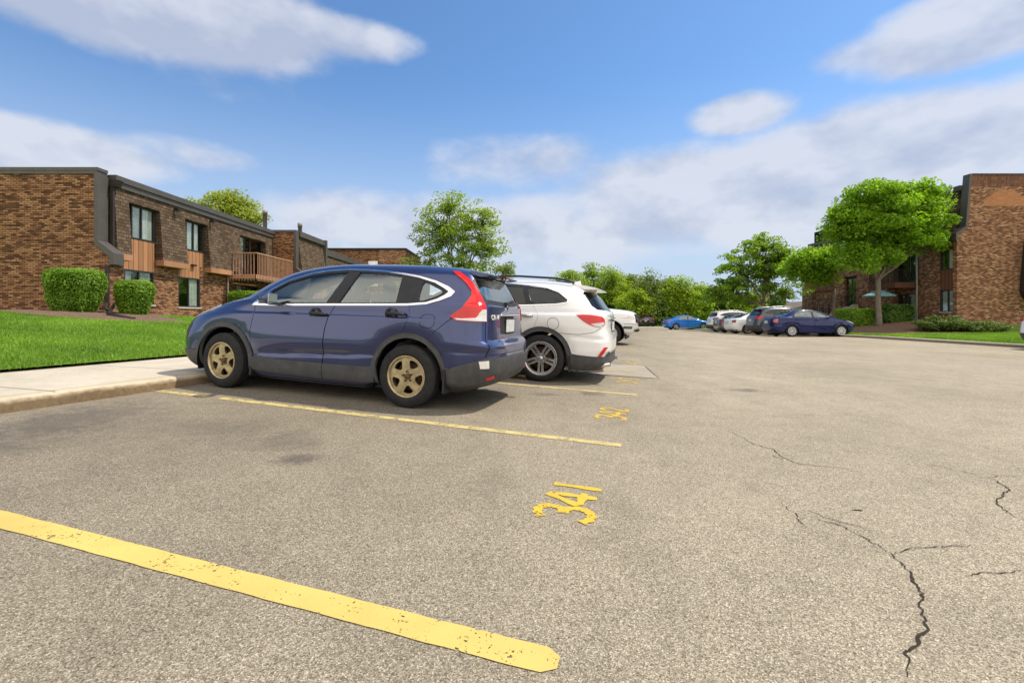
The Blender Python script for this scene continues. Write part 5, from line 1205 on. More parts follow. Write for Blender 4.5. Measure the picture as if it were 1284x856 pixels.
w3 = chaik([(3.575,1.425),(3.64,1.408),(3.82,1.335),(3.85,1.305),(3.78,1.255),(3.60,1.19),(3.565,1.25)], 1)
dlo_o = [(1.27,1.076),(1.326,1.15),(1.50,1.30),(1.706,1.41),(2.036,1.507),(2.26,1.541),(2.524,1.562),(2.835,1.556),(3.061,1.544),(3.298,1.517),(3.507,1.487),(3.727,1.434),(3.90,1.37),(3.985,1.315),(3.955,1.262),(3.839,1.21),(3.69,1.165),(3.45,1.143),(2.468,1.110),(1.605,1.080)]
dlo_i = [(1.36,1.099),(1.5,1.272),(1.706,1.386),(2.036,1.484),(2.26,1.518),(2.524,1.539),(2.835,1.534),(3.061,1.522),(3.298,1.497),(3.507,1.465),(3.727,1.409),(3.86,1.345),(3.915,1.312),(3.88,1.275),(3.80,1.228),(3.68,1.186),(3.45,1.164),(2.468,1.131),(1.605,1.101)]
def crv_extras(root, sk):
    for s in ((-1, 1)):                                 # mud flaps
        part('mud_flap', boxes((1.27, 1.30, *sorted((s*.62, s*.87)), .20, .42)), M_BLACK, root); part('mud_flap', boxes((3.93, 3.955, *sorted((s*.62, s*.88)), .20, .46)), M_BLACK, root)
    bm = bmesh.new(); prism(bm, [(4.06, 1.575), (4.30, 1.535), (4.315, 1.52), (4.20, 1.50), (4.08, 1.53)], -.53, .53); bmesh.ops.bevel(bm, geom=bm.edges[:], offset=.006, segments=2, affect='EDGES'); sp_ = part('roof_spoiler', bm, CRVP, root)
    part('brake_light', boxes((4.285, 4.318, -.2, .2, 1.523, 1.533)), M_DKRED, sp_)
    x = rear_x(sk, 0, 1.07)
    bm = bmesh.new(); ys = np.linspace(-.27, .45, 25); tube(bm, [(rear_x(sk, y, 1.068)+.012, y, 1.068) for y in ys], .014, 8); part('chrome_bar', bm, M_CHROME, root)
    bm = bmesh.new(); tube(bm, [(rear_x(sk, 0, 1.20)+.02, .02, 1.205), (rear_x(sk, .1, 1.24)+.014, .18, 1.24), (rear_x(sk, .38, 1.255)+.012, .42, 1.255)], .012, 6); box(bm, rear_x(sk, 0, 1.2)-.01, rear_x(sk, 0, 1.2)+.03, -.04, .06, 1.18, 1.225); part('rear_wiper', bm, M_BLACK, root)
    bm = bmesh.new(); lathe(bm, [(0, .025), (.02, .02), (.03, .006)], 14, 'z', 3.92, 0, 1.595); tube(bm, [(3.92, 0, 1.62), (4.02, 0, 1.82)], .004, 5); part('antenna', bm, M_BLACK, root)
    shell('sticker', sk.lift, sk.outline([('r',.791,.570),('r',.719,.578),('r',.706,.494),('r',.776,.492)], .03), [], .03, .03, .024, .002, M_WHITE, root)
    bm = bmesh.new(); tube(bm, [(4.2, .45, .26), (4.5, .45, .26)], .028, 12, False); part('exhaust_pipe', bm, M_RUST, root)
    em = bmesh.new(); lathe(em, [(0, .045), (.008, .047), (.008, .036), (0, .035)], 24); me_rot = Matrix.Rotation(R(90), 4, 'Z'); bmesh.ops.transform(em, matrix=Matrix.Translation((rear_x(sk, 0, 1.14)+.006, 0, 1.14)) @ Matrix.Diagonal((1, 1.2, 1, 1)) @ me_rot, verts=em.verts); part('emblem', em, M_CHROME, root)
CRVP = carpaint('blue_car_paint', (.030,.042,.124), .5, .30, 1, .10)
aF, aR = (.84, .355), (3.49, .355)
crv = build_car(dict(name='parked_suv', label='blue compact SUV with dull gold steel wheels parked nose to the kerb', cat='car', skin=CRV, hi=True, paint=CRVP, xf=.84, xr=3.49, Rt=.352, Rr=.222, arch=.42, W=1.80, tw=.215, rim='steel', rimmat=M_GOLDRIM, steer=R(-3), tuck=.0,
    windows=[(w1, M_CARGLASS), (w2, M_CARGLASS), (w3, M_CARGLASS)], windshield=[('f',0,1.215),('f',.69,1.205),('f',.63,1.34),('f',.565,1.47),('f',.50,1.545),('f',0,1.568)],
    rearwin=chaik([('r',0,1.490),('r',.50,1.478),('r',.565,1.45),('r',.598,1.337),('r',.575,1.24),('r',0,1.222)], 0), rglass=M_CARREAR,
    doors=[[(1.312,1.07),(1.335,1.165),(1.50,1.318),(1.70,1.428),(2.03,1.525),(2.26,1.559),(2.61,1.578),(2.508,1.118),(2.44,1.0),(2.405,.85),(2.39,.597),(2.376,.345),(1.345,.33),(1.32,.427),(1.295,.6),(1.292,.762),(1.32,.93)],
           [(2.61,1.578),(2.835,1.574),(3.06,1.561),(3.30,1.534),(3.495,1.503),(3.483,1.164),(3.493,1.019),(3.45,.90),(3.363,.783),(3.30,.60),(3.06,.40),(3.03,.34),(2.376,.345),(2.39,.597),(2.405,.85),(2.44,1.0),(2.508,1.118)]],
    handles=[(2.30,1.005,M_BLACK),(3.325,1.045,M_BLACK)], cups=True,
    lamps=[('tail_lamp', [(3.884,1.548),(3.956,1.545),('r',.603,1.444),('r',.634,1.28),('r',.66,1.146),('r',.678,.996),('r',.808,.996),(4.055,1.001),(3.975,1.044),(4.05,1.10),(4.11,1.146),(4.145,1.22),(4.163,1.282),(4.147,1.335),(4.09,1.40),(4.015,1.46)], M_RED, .012),
           ('headlamp', [('f',.56,.86),('f',.70,.88),(.34,.93),(.66,1.045),(.58,1.058),(.38,1.03),('f',.60,.96)], M_CLEAR, .006), ('reflector', [('r',.711,.392),('r',.61,.406),('r',.590,.382),('r',.685,.364)], M_RED, .024)],
    trims=[('window_chrome', dlo_o, [dlo_i], M_CHROME, .008, .010), ('window_surround', dlo_i, [w1, w2, w3], M_BLACK, .003, .012),
           ('lamp_clear_section', [(4.035,1.022),(4.07,1.006),('r',.808,1.002),('r',.684,1.002),('r',.668,1.13),('r',.715,1.13),('r',.755,1.09),('r',.79,1.032),(4.12,1.020)], [], M_CLEAR, .016, .01),
           ('sill_cladding', [(1.30,.435),(2.372,.425),(2.372,.245),(1.30,.27)], [], M_CLAD, .012, .02), ('sill_cladding', [(2.38,.425),(3.08,.43),(3.12,.24),(2.38,.245)], [], M_CLAD, .012, .02),
           ('arch_cladding', ringpoly(.84,.365,.418,.485,-14,196), [], M_CLAD, .014, .03), ('arch_cladding', ringpoly(3.49,.365,.418,.478,-14,196), [], M_CLAD, .014, .03),
           ('rear_bumper*', [(3.95,.48),(4.0,.478),(4.15,.532),('r',.791,.582),('r',.70,.605),('r',.558,.594),('r',0,.600),('r',0,.22),('r',.6,.22),(4.2,.21),(3.96,.21)], [], M_CLAD, .018, .03),
           ('front_bumper*', [('f',0,.2),('f',0,.42),('f',.6,.43),(.22,.46),(.40,.47),(.41,.36),(.44,.2)], [], M_CLAD, .016, .03), ('grille*', [('f',0,.60),('f',0,.84),('f',.50,.86),('f',.46,.62)], [], M_BLACK, .006, .02),
           ('cowl*', [('f',0,1.172),('f',.66,1.168),('f',.69,1.198),('f',0,1.208)], [], M_BLACK, .002, .004),
           ('rear_window_surround*', [('r',0,1.515),('r',.53,1.50),('r',.598,1.442),('r',.628,1.285),('r',.648,1.195),('r',0,1.175)], [[('r',0,1.490),('r',.50,1.478),('r',.565,1.45),('r',.598,1.337),('r',.575,1.24),('r',0,1.222)]], M_BLACK, .003, .012),
           ('plate_recess*', [('r',0,1.055),('r',.26,1.055),('r',.27,.85),('r',0,.84)], [], M_BLACK, .002, .006),
           ('panel_seam', stripe([(4.02,1.035),(3.97,.995),(3.80,.855)], .006), [], M_GAP, .0012, .0), ('panel_seam', [('r',.684,.995),('r',.677,.995),('r',.738,.61),('r',.746,.61)], [], M_GAP, .0012, 0),
           ('panel_seam', stripe([(.62,1.04),(.9,1.098),(1.2,1.14)], .006), [], M_GAP, .0012, 0), ('panel_seam*', [('r',0,.640),('r',.72,.640),('r',.72,.634),('r',0,.634)], [], M_GAP, .0012, 0),
           ('fuel_flap_seam', chaik([(3.63,.905),(3.81,.905),(3.815,1.06),(3.635,1.06)], 2), [chaik([(3.635,.91),(3.805,.91),(3.81,1.055),(3.64,1.055)], 2)], M_GAP, .0012, 0)],
    belt=1.05, cab0=1.15, cab1=3.9, mirror=(1.64, 1.165, CRVP), extras=[crv_extras, plate(.945, yo=.06), text_on('CR-V', -.455, 1.043, .058, M_WHITE)]))
place(crv, *W(-6.25, 5.71), -A)

# ---- white three-row suv
def disp_sf(P):
    x, y, z = P[..., 0], np.abs(P[..., 1]), P[..., 2]; sw = np.clip((y-.6)/.18, 0, 1)
    band = lambda a, b, s: 1/(1+np.exp(-(x-a)/s))/(1+np.exp((x-b)/s)); rf, rr = np.hypot(x-.93, z-.37), np.hypot(x-3.70, z-.37)
    d = .028*np.exp(-((rf-.47)/.08)**2)+.030*np.exp(-((rr-.47)/.085)**2)+.018*np.exp(-((z-(1.11+.012*(x-2)))/.035)**2)*band(1, 4.4, .2)-.018*np.exp(-((z-.72)/.13)**2)*band(1.5, 3.1, .12)
    d = d+.014*np.exp(-((z-(.74-.05*(x-4.3)))/.03)**2)*band(4.2, 5.0, .06)
    return d*sw
SF = Skin([(.20,.32,4.60,.84,6,5),(.26,.16,4.66,.89,6.5,5),(.35,.06,4.75,.915,7,5),(.45,.02,4.74,.93,7,5),(.55,0,4.77,.935,6.8,5),(.68,0,4.77,.935,6.5,5),(.78,.01,4.75,.935,6.2,5),(.9,.06,4.72,.935,6,5.2),(1.0,.16,4.715,.93,5.6,5.2),(1.06,.32,4.715,.92,5.5,5.2),(1.11,.6,4.71,.905,5.4,5.2),
           (1.15,.92,4.69,.885,5.2,5.2),(1.18,1.05,4.67,.868,5.2,5.2),(1.30,1.28,4.57,.82,5,5.2),(1.40,1.50,4.50,.775,5,5),(1.48,1.74,4.41,.735,5,5),(1.54,1.98,4.35,.70,4.5,4.8),(1.58,2.18,4.28,.665,4,4.5),(1.62,2.45,4.08,.605,3.6,4),(1.655,2.72,3.75,.48,3.3,3.5),(1.68,2.95,3.45,.28,3,3),(1.685,3.08,3.22,.03,2.5,2.5)], 3.15, disp_sf)
SFP = carpaint('pearl_white_paint', (.76,.755,.74), 0, .3, 1, .05)
s1 = [(1.52,1.19),(1.78,1.38),(2.12,1.51),(2.42,1.562),(2.38,1.20)]; s2 = [(2.50,1.565),(3.0,1.56),(3.28,1.541),(3.40,1.238),(2.46,1.205)]; s3 = chaik([(3.37,1.535),(3.711,1.505),(3.907,1.44),(4.06,1.335),(4.06,1.30),(3.90,1.270),(3.50,1.243)], 1)
sfo = [(1.40,1.16),(1.75,1.40),(2.10,1.535),(2.42,1.585),(3.0,1.583),(3.30,1.564),(3.72,1.529),(3.93,1.458),(4.10,1.335),(4.09,1.285),(3.90,1.248),(3.40,1.212),(2.4,1.178)]; sfi = [(1.46,1.178),(1.76,1.386),(2.11,1.519),(2.42,1.571),(3.0,1.569),(3.30,1.550),(3.715,1.515),(3.918,1.448),(4.078,1.333),(4.07,1.295),(3.90,1.262),(3.40,1.228),(2.4,1.193)]
def sf_extras(root, sk):
    for s in (-1, 1):
        bm = bmesh.new(); tube(bm, [(x, s*.60, z) for x, z in ((2.0,1.612),(2.15,1.655),(2.6,1.70),(3.2,1.712),(3.8,1.69),(4.05,1.655),(4.14,1.61))], .018, 8); part('roof_rail', bm, M_BLACK, root)
        bm = bmesh.new(); tube(bm, [(4.55, s*.62, .30), (4.66, s*.62, .31), (4.775, s*.62, .33)], .038, 14, False); part('exhaust_tip', bm, M_CHROME, root)
        part('mud_flap', boxes((4.15, 4.18, *sorted((s*.66, s*.9)), .19, .45)), M_BLACK, root)
    bm = bmesh.new(); prism(bm, [(4.10, 1.615), (4.40, 1.565), (4.53, 1.535), (4.54, 1.515), (4.33, 1.51), (4.12, 1.56)], -.58, .58); bmesh.ops.bevel(bm, geom=bm.edges[:], offset=.008, segments=2, affect='EDGES'); part('roof_spoiler', bm, SFP, root)
    bm = bmesh.new(); prism(bm, [(3.95, 1.64), (4.14, 1.69), (4.16, 1.62)], -.02, .02); part('antenna', bm, SFP, root)
    bm = bmesh.new(); tube(bm, [(rear_x(sk, y, 1.06)+.012, y, 1.06) for y in np.linspace(-.45, .45, 15)], .014, 8); part('chrome_bar', bm, M_CHROME, root)
sf = build_car(dict(name='parked_suv', label='white three row SUV with privacy glass between the blue SUV and the pickup', cat='car', skin=SF, hi=True, paint=SFP, xf=.93, xr=3.70, Rt=.378, Rr=.262, arch=.43, W=1.87, tw=.235, rim='twin5', rimmat=M_ALLOY, tuck=.0,
    windows=[(s1, M_CARGLASS), (s2, M_PRIV), (s3, M_PRIV)], windshield=[('f',0,1.20),('f',.72,1.19),('f',.66,1.34),('f',.60,1.46),('f',.53,1.56),('f',0,1.60)], rearwin=[('r',0,1.495),('r',.58,1.485),('r',.645,1.45),('r',.715,1.25),('r',.70,1.19),('r',0,1.17)], rglass=M_PRIV,
    doors=[[(1.44,1.15),(1.78,1.42),(2.12,1.556),(2.45,1.60),(2.42,1.17),(2.38,.95),(2.38,.40),(1.46,.40),(1.40,.8)], [(2.45,1.60),(3.0,1.60),(3.34,1.58),(3.52,1.235),(3.62,1.10),(3.63,1.02),(3.56,.83),(3.40,.65),(3.2,.40),(2.38,.40),(2.38,.95),(2.42,1.17)]],
    handles=[(2.2,1.06,SFP),(3.42,1.062,M_CHROME)],
    lamps=[('tail_lamp', [(4.245,1.097),(4.34,1.106),(4.456,1.108),('r',.705,1.081),('r',.66,1.05),('r',.636,.962),('r',.758,.917),(4.533,.92),(4.44,.955),(4.357,1.003),(4.29,1.055)], M_RED, .008), ('headlamp', [('f',.60,.92),('f',.80,.98),(.55,1.04),(.5,.97),('f',.75,.88)], M_CLEAR, .005), ('reflector', [(4.594,.455),(4.634,.455),(4.722,.60),(4.682,.60)], M_RED, .02)],
    trims=[('window_chrome', sfo, [sfi], M_CHROME, .006, .01), ('window_surround', sfi, [s1, s2, s3], M_BLACK, .003, .012), ('lamp_clear_section', [(4.47,.968),(4.60,.985),('r',.70,1.0),('r',.652,.972),('r',.745,.925),(4.533,.925)], [], M_CLEAR, .013, .01),
           ('arch_cladding', ringpoly(.93,.385,.428,.50,-16,196), [], M_CLAD, .012, .03), ('arch_cladding', ringpoly(3.70,.385,.428,.505,-16,196), [], M_CLAD, .012, .03), ('sill_cladding', [(1.42,.46),(3.2,.46),(3.24,.25),(1.42,.25)], [], M_CLAD, .012, .03),
           ('rear_bumper*', [(4.12,.482),(4.537,.451),(4.687,.446),('r',.566,.528),('r',.48,.50),('r',0,.50),('r',0,.24),(4.6,.22),(4.14,.22)], [], M_CLAD, .012, .03), ('front_bumper*', [('f',0,.25),('f',0,.42),('f',.7,.42),(.45,.46),(.46,.26)], [], M_CLAD, .012, .03), ('grille*', [('f',0,.55),('f',0,.98),('f',.5,.98),('f',.42,.6)], [], M_BLACK, .004, .02),
           ('panel_seam', stripe([(3.9,.80),(4.30,.79),(4.52,.83),(4.62,.90)], .006), [], M_GAP, .0012, 0), ('fuel_flap_seam', circ(3.885,.945,.098,28), [circ(3.885,.945,.092,28)], M_GAP, .0012, 0)],
    belt=1.10, cab0=1.35, cab1=4.3, mirror=(1.78, 1.22, SFP), extras=[sf_extras, plate(.93)]))
place(sf, *W(-5.62, 8.53), -A)

# ---- white pickup
PK = Skin([(.36,.30,5.6,.90,4,7),(.5,.09,5.75,.97,4,7),(.65,.03,5.8,.995,4,7),(.8,0,5.8,1.0,4,7),(1.0,.02,5.8,1.0,4,7),(1.1,.05,5.8,.99,4,7),(1.18,.12,5.79,.975,3.8,7),(1.25,.32,5.77,.955,3.8,7),(1.30,.85,5.75,.935,4,7),(1.335,1.35,5.70,.915,5,7),(1.36,1.45,3.72,.89,6,7),(1.5,1.66,3.68,.84,6,7),(1.65,1.92,3.64,.785,6,7),(1.78,2.2,3.55,.73,5,6),(1.84,2.4,3.4,.66,4,5),(1.88,2.6,3.1,.4,3,3),(1.89,2.75,2.9,.03,2.5,2.5)], 2.8)
PKP = carpaint('white_truck_paint', (.74,.74,.73), 0, .3, 1, .06)
k1 = [(1.78,1.37),(2.12,1.66),(2.3,1.74),(2.62,1.755),(2.62,1.38)]; k2 = [(2.72,1.755),(3.3,1.74),(3.4,1.66),(3.42,1.38),(2.72,1.38)]
def pk_extras(root, sk):
    for s in (-1, 1): part('tow_hook', boxes((-.03, .1, *sorted((s*.42, s*.50)), .50, .58)), M_BLACK, root)
    part('air_dam', boxes((.35, .42, -.8, .8, .24, .40)), M_BLACK, root)
pk = build_car(dict(name='pickup_truck', label='white pickup truck whose bonnet shows behind the white three row SUV', cat='truck', skin=PK, hi=True, paint=PKP, xf=.93, xr=4.55, Rt=.40, Rr=.25, arch=.48, W=2.0, tw=.27, rim='five', rimmat=M_ALLOY, windows=[(k1, M_CARGLASS), (k2, M_CARGLASS)],
    windshield=[('f',0,1.39),('f',.76,1.38),('f',.68,1.6),('f',.6,1.75),('f',0,1.79)], rearwin=[('r',0,1.42),('r',.65,1.42),('r',.6,1.72),('r',0,1.74)], doors=[[(1.62,1.32),(2.1,1.70),(2.3,1.78),(2.67,1.80),(2.67,.5),(1.64,.5)], [(2.67,1.80),(3.35,1.78),(3.48,1.36),(3.5,.5),(2.67,.5)]], handles=[(2.5,1.15,M_CHROME),(3.35,1.15,M_CHROME)],
    lamps=[('headlamp', [('f',.60,.98),('f',.62,1.12),('f',.9,1.12),(.34,1.13),(.36,1.03),('f',.88,.98)], M_CLEAR, .008), ('fog_lamp', chaik([('f',.66,.60),('f',.84,.60),('f',.84,.70),('f',.66,.70)], 0), M_SMOKE, .006), ('tail_lamp', [('r',.78,.95),('r',.96,.95),('r',.96,1.28),('r',.78,1.28)], M_RED, .008)],
    trims=[('grille*', [('f',0,.80),('f',0,1.14),('f',.56,1.14),('f',.54,.84)], [], M_BLACK, .008, .02), ('grille_bar*', [('f',0,.95),('f',0,1.0),('f',.56,1.0),('f',.56,.95)], [], M_CHROME, .014, .01), ('bumper_edge*', [('f',0,.765),('f',0,.785),('f',.9,.785),(.45,.79),(.45,.77)], [], M_GAP, .002, 0), ('arch_cladding', ringpoly(.93,.41,.478,.505,-10,190), [], M_BLACK, .01, .02)],
    belt=1.28, cab0=1.6, cab1=3.5, mirror=(1.85, 1.46, PKP), extras=[pk_extras]))
place(pk, *W(-.97, 18.68), math.pi-A)

# ---- sedans and crossovers of the east row
def sedan(name, label, paint, L=4.57, H=1.507, Wd=1.79, fast=0, rim='five', group=None, tl=M_RED, glass=M_CARGLASS, fine=True, grey=None):
    a, b = L/4.57, H/1.507; w = Wd/1.79
    rows = [(.19,.34,4.3,.80,5.2,5),(.25,.14,4.42,.855,5.2,5),(.4,.03,4.52,.885,5.2,5),(.55,0,4.57,.892,5.2,5),(.66,.01,4.565,.892,5.2,5),(.76,.09,4.55,.89,5.2,5.2),(.85,.30,4.54,.88,5.2,5.2),(.92,.62,4.53,.868,5.2,5.2),(.97,.88,4.51,.857,5.2,5),(1.01,1.03,4.48,.845,4.4,5),(1.05,1.12,4.40,.828,4.8,5),(1.08,1.18,4.12,.812,5,5),
            (1.12,1.25,4.0+.10*fast,.792,5,5),(1.22,1.45,3.82+.08*fast,.74,5,5),(1.32,1.69,3.60+.05*fast,.685,5,5),(1.40,1.93,3.36,.635,4.5,4.5),(1.45,2.13,3.15,.585,4,4),(1.485,2.36,2.92,.48,3.4,3.4),(1.503,2.53,2.76,.25,3,3),(1.507,2.60,2.70,.03,2.5,2.5)]
    rows = [(z*b, xf*a, xr*a, ww*w, nf, nr) for z, xf, xr, ww, nf, nr in rows]
    def disp(P):
        x, y, z = P[..., 0], np.abs(P[..., 1]), P[..., 2]; sw = np.clip((y-.55)/.2, 0, 1); rf, rr = np.hypot(x-.93*a, z-.32), np.hypot(x-3.60*a, z-.32)
        return sw*(.024*np.exp(-((rf-.39)/.07)**2)+.024*np.exp(-((rr-.39)/.07)**2)+.013*np.exp(-((z-.90*b)/.035)**2)-.016*np.exp(-((z-.62)/.12)**2)*np.exp(-((x-2.2*a)/.9)**4))
    S = Skin(rows, 2.65*a, disp); q = lambda pts: [(x*a, z*b) if not isinstance(x, str) else None for x, z in pts]; qe = lambda pts: [(k, y*w, z*b) for k, y, z in pts]
    f1 = q([(1.42,1.06),(1.62,1.19),(1.90,1.32),(2.12,1.385),(2.36,1.41),(2.40,1.065)]); f2 = q([(2.49,1.412),(2.80,1.405),(3.05,1.372),(3.24,1.31),(3.40,1.18),(3.42,1.085),(2.47,1.068)]); f3 = None
    wi = [(f1, glass), (f2, glass)]
    return build_car(dict(name='parked_sedan', label=label, cat='car', group=group, skin=S, hi=False, paint=paint, xf=.93*a, xr=3.60*a, Rt=.315, Rr=.205, arch=.355, W=Wd, tw=.2, rim=rim, rimmat=M_ALLOY, windows=wi,
        windshield=qe([('f',0,1.06),('f',.68,1.055),('f',.62,1.20),('f',.56,1.33),('f',.48,1.415),('f',0,1.435)]), rearwin=qe([('r',0,1.11),('r',.64,1.12),('r',.58,1.26),('r',.50,1.385),('r',0,1.41)]),
        doors=[q([(1.32,1.035),(1.60,1.215),(1.90,1.355),(2.14,1.42),(2.44,1.445),(2.43,1.05),(2.40,.9),(2.40,.30),(1.36,.30),(1.30,.6)]), q([(2.44,1.445),(2.84,1.438),(3.09,1.402),(3.30,1.33),(3.46,1.19),(3.50,1.06),(3.46,.85),(3.28,.65),(3.16,.42),(3.12,.30),(2.40,.30),(2.40,.9),(2.43,1.05)])],
        handles=[(2.24*a,.93*b,paint),(3.28*a,.95*b,paint)], lamps=[('tail_lamp', [(4.28*a,.98*b),(4.40*a,.985*b),('r',.70*w,.97*b),('r',.58*w,.95*b),('r',.60*w,.80*b),('r',.76*w,.77*b),(4.32*a,.80*b)], tl, .008), ('headlamp', [('f',.52*w,.68*b),('f',.70*w,.70*b),(.42*a,.80*b),(.55*a,.885*b),(.40*a,.88*b),('f',.60*w,.80*b)], M_CLEAR, .006)],
        trims=[('window_surround', q([(1.36,1.045),(1.60,1.205),(1.90,1.342),(2.13,1.408),(2.44,1.432),(2.83,1.426),(3.08,1.391),(3.28,1.322),(3.44,1.185),(3.465,1.07),(2.43,1.052)]), [f1, f2], M_BLACK, .002, .012), ('rear_bumper_lower*', [('r',0,.22*b),('r',.75,.23*b),(4.2*a,.22*b),(4.2*a,.30*b),('r',.75,.31*b),('r',0,.31*b)], [], M_BLACK, .004, .02), ('grille*', [('f',0,.52*b),('f',0,.68*b),('f',.42,.68*b),('f',.40,.54*b)], [], M_BLACK, .006, .02), ('bumper_seam*', [('r',0,.70*b),('r',.72,.71*b),('r',.72,.72*b),('r',0,.71*b)], [], M_GAP, .002, 0)],
        belt=1.0*b, cab0=1.2*a, cab1=3.5*a, mirror=(1.62*a, 1.09*b, paint), rearseat=fine, extras=[plate(.80*b)], liner=fine))
def crossover(name, label, paint, L=4.45, H=1.66, Wd=1.84, rim='five', group=None, tl=M_RED, clad=M_CLAD, glass=M_FARGLASS, rail=M_ALLOY, scale_r=1.0, rimmat=None):
    a, b, w = L/4.53, H/1.649, Wd/1.80
    rows = [(.20,.34,4.24,.80,5.2,5),(.26,.20,4.32,.855,5.2,5),(.34,.07,4.42,.885,5.2,5),(.46,.015,4.49,.895,5.2,5),(.58,0,4.52,.90,5.2,5.2),(.66,0,4.51,.90,5.2,5.2),(.76,.02,4.48,.90,5.2,5.5),(.88,.09,4.46,.895,5.2,5.5),(.95,.20,4.45,.89,5.2,5.5),(1.02,.40,4.43,.885,5.2,5.5),(1.08,.66,4.40,.872,3.5,5.5),(1.12,.92,4.37,.86,4.2,5.5),(1.17,1.02,4.34,.84,4.6,5.5),(1.28,1.2,4.26,.79,5,5.5),
            (1.38,1.40,4.18,.745,5,5.5),(1.47,1.62,4.11,.70,5,5),(1.54,1.85,4.05,.66,4.5,5),(1.58,2.05,3.95,.62,4,4.5),(1.61,2.25,3.8,.56,3.6,4),(1.63,2.42,3.6,.47,3.3,3.6),(1.645,2.6,3.2,.30,3,3),(1.649,2.70,2.82,.03,2.5,2.5)]
    rows = [(z*b, xf*a, xr*a, ww*w, nf, nr) for z, xf, xr, ww, nf, nr in rows]
    def disp(P):
        x, y, z = P[..., 0], np.abs(P[..., 1]), P[..., 2]; sw = np.clip((y-.55)/.2, 0, 1); rf, rr = np.hypot(x-.90*a, z-.35), np.hypot(x-3.58*a, z-.35)
        return sw*(.028*np.exp(-((rf-.44)/.08)**2)+.028*np.exp(-((rr-.44)/.08)**2)+.014*np.exp(-((z-1.02*b)/.035)**2)-.018*np.exp(-((z-.68)/.12)**2)*np.exp(-((x-2.2*a)/.9)**4))
    S = Skin(rows, 2.75*a, disp); q = lambda pts: [(x*a, z*b) for x, z in pts]
    f1 = q([(1.55,1.13),(1.75,1.29),(2.0,1.42),(2.26,1.49),(2.50,1.51),(2.47,1.145)]); f2 = q([(2.58,1.512),(2.9,1.508),(3.22,1.48),(3.32,1.19),(2.56,1.15)]); f3 = q([(3.34,1.465),(3.62,1.425),(3.80,1.36),(3.90,1.29),(3.42,1.21)])
    def ex(root, sk):
        for s in (-1, 1):
            bm = bmesh.new(); tube(bm, [(x*a, s*.56*w, z*b) for x, z in ((2.1,1.60),(2.25,1.645),(2.8,1.69),(3.4,1.672),(3.75,1.63),(3.82,1.595))], .016, 6); part('roof_rail', bm, rail, root)
        bm = bmesh.new(); prism(bm, [(3.9*a,1.585*b),(4.15*a,1.55*b),(4.17*a,1.525*b),(3.95*a,1.52*b)], -.5*w, .5*w); part('roof_spoiler', bm, paint, root)
        part('exhaust_pipe', boxes((4.2*a, 4.42*a, -.5, -.42, .24, .30)), M_RUST, root)
    return build_car(dict(name='parked_suv', label=label, cat='car', group=group, skin=S, hi=False, paint=paint, xf=.90*a, xr=3.58*a, Rt=.345, Rr=.23, arch=.40, W=Wd, tw=.22, rim=rim, rimmat=rimmat or M_ALLOY, windows=[(f1, M_CARGLASS), (f2, glass), (f3, glass)],
        windshield=[('f',0,1.18*b),('f',.68*w,1.17*b),('f',.62*w,1.32*b),('f',.55*w,1.46*b),('f',.49*w,1.54*b),('f',0,1.56*b)], rearwin=[('r',0,1.49*b),('r',.50*w,1.47*b),('r',.60*w,1.38*b),('r',.67*w,1.24*b),('r',.65*w,1.19*b),('r',0,1.17*b)], rglass=glass,
        doors=[q([(1.42,1.10),(1.74,1.33),(2.0,1.455),(2.26,1.525),(2.54,1.55),(2.50,1.12),(2.44,.95),(2.42,.36),(1.40,.36),(1.34,.7)]), q([(2.54,1.55),(2.9,1.545),(3.30,1.51),(3.38,1.19),(3.50,1.05),(3.44,.86),(3.28,.68),(3.10,.36),(2.42,.36),(2.44,.95),(2.50,1.12)])],
        handles=[(2.28*a,1.03*b,paint),(3.32*a,1.05*b,paint)], lamps=[('tail_lamp', [(4.05*a,1.10*b),(4.2*a,1.13*b),('r',.74*w,1.12*b),('r',.52*w,1.06*b),('r',.54*w,.97*b),('r',.76*w,.93*b),(4.25*a,.96*b)], tl, .010), ('headlamp', [('f',.54*w,.84*b),('f',.70*w,.86*b),(.36*a,.93*b),(.60*a,1.03*b),(.40*a,1.03*b),('f',.60*w,.95*b)], M_CLEAR, .006)],
        trims=[('window_surround', q([(1.48,1.11),(1.745,1.31),(2.0,1.44),(2.26,1.51),(2.54,1.535),(2.9,1.53),(3.26,1.50),(3.63,1.45),(3.83,1.38),(3.97,1.285),(3.42,1.19),(2.5,1.13)]), [f1, f2, f3], M_BLACK, .002, .012), ('rear_bumper*', [('r',0,.24*b),('r',.75*w,.25*b),(4.0*a,.25*b),(3.98*a,.46*b),(4.25*a,.50*b),('r',.70*w,.56*b),('r',0,.56*b)], [], clad, .010, .02), ('sill_cladding', q([(1.33,.42),(3.14,.42),(3.18,.25),(1.33,.25)]), [], clad, .01, .02),
               ('arch_cladding', ringpoly(.90*a,.355,.398,.455,-14,194), [], clad, .012, .02), ('arch_cladding', ringpoly(3.58*a,.355,.398,.455,-14,194), [], clad, .012, .02), ('grille*', [('f',0,.60*b),('f',0,.86*b),('f',.46,.86*b),('f',.42,.62*b)], [], M_BLACK, .006, .02)],
        belt=1.05*b, cab0=1.3*a, cab1=3.8*a, mirror=(1.75*a, 1.19*b, paint), extras=[ex, plate(.88*b)]))
gr = 'cars parked tail out along the east row'
def eastcar(root, tail_l, dc, L): place(root, tail_l+L, dc, math.pi)
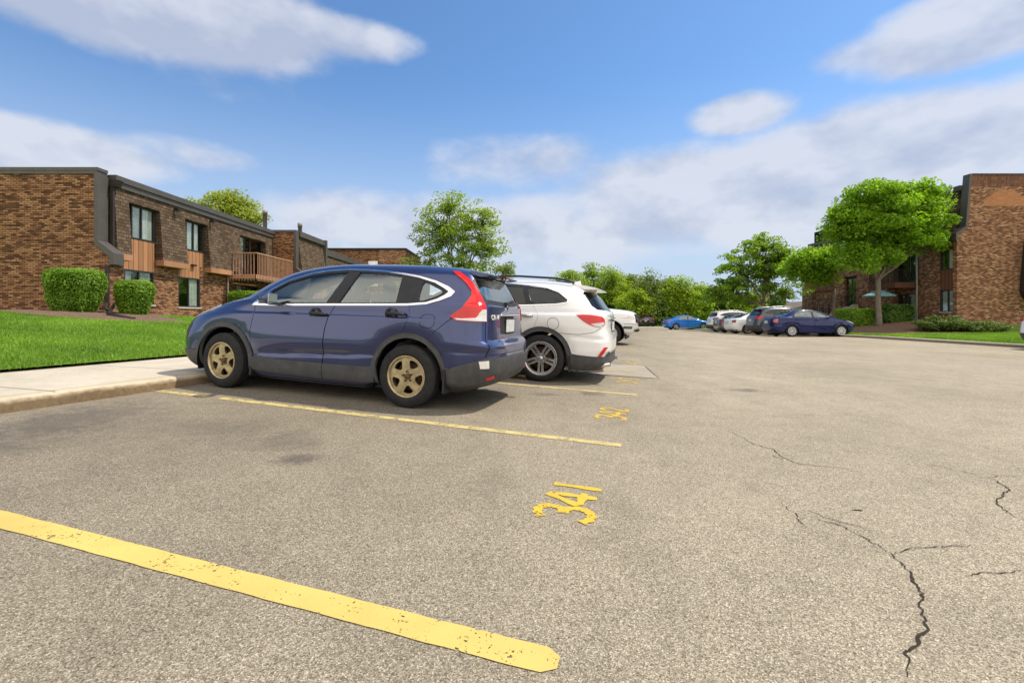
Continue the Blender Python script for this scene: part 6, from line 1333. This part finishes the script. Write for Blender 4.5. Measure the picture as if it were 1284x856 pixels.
c = sedan('s', 'navy sedan with five spoke wheels parked nose to the east kerb, nearest of its row', carpaint('navy_paint', (.006,.011,.072), .2, .28, .6, .0), 4.57, 1.507, 1.79, 0, 'cover', gr, lampmat('pale_red_lamp', (.50,.10,.09))); eastcar(c, 14.18, 27.2, 4.57)
c = crossover('x', 'dark grey SUV with roof rails parked beside the navy sedan', carpaint('dark_grey_paint', (.055,.055,.056), .5, .3, 1, .05), 4.44, 1.70, 1.84, 'five', gr, M_RED, M_CLAD, M_FARGLASS); eastcar(c, 14.62, 30.0, 4.44)
c = sedan('s', 'white smooth backed sedan parked beyond the dark grey SUV', carpaint('white_car_paint', (.70,.70,.69), 0, .28, 1, .03), 4.69, 1.44, 1.85, 1, 'five', gr, M_DKRED, M_PRIV); eastcar(c, 14.45, 32.8, 4.69)
c = sedan('s', 'mid grey sedan squeezed between the white sedan and the white crossover', carpaint('mid_grey_paint', (.13,.13,.135), .6, .3, 1, .05), 4.6, 1.45, 1.82, 0, 'five', gr, M_DKRED); eastcar(c, 14.85, 35.5, 4.6)
c = crossover('x', 'white crossover SUV at the far end of the row beside the blue sedan', carpaint('crossover_white', (.68,.68,.67), 0, .3, 1, .04), 4.6, 1.66, 1.88, 'five', gr, M_DKRED, M_CLAD); eastcar(c, 15.45, 38.3, 4.6)
c = sedan('s', 'bright blue sedan parked alone beyond the row of cars', carpaint('bright_blue_paint', (.014,.17,.62), .2, .28, 1, .02), 4.6, 1.45, 1.80, 0, 'five', gr, M_RED); eastcar(c, 15.15, 48.7, 4.6)
c = crossover('x', 'dark red SUV seen from behind in the distance under the trees', carpaint('maroon_paint', (.085,.022,.022), .3, .3, 1, .05), 4.5, 1.62, 1.84); place(c, at(813.5, 60.5), 65.0, R(-90))
c = sedan('s', 'dark car half hidden behind the white pickup nose in the distance', carpaint('charcoal_paint', (.04,.043,.045), .5, .3, 1, .05), 4.6, 1.45, 1.8, 0, 'five'); place(c, at(800, 60), 64.5, R(-78))
c = crossover('x', 'white SUV cut off by the right picture edge near the brick gable', carpaint('edge_white_paint', (.70,.70,.69), 0, .3, 1, .04), 4.55, 1.62, 1.82); place(c, 17.13+4.55, 15.85, math.pi)
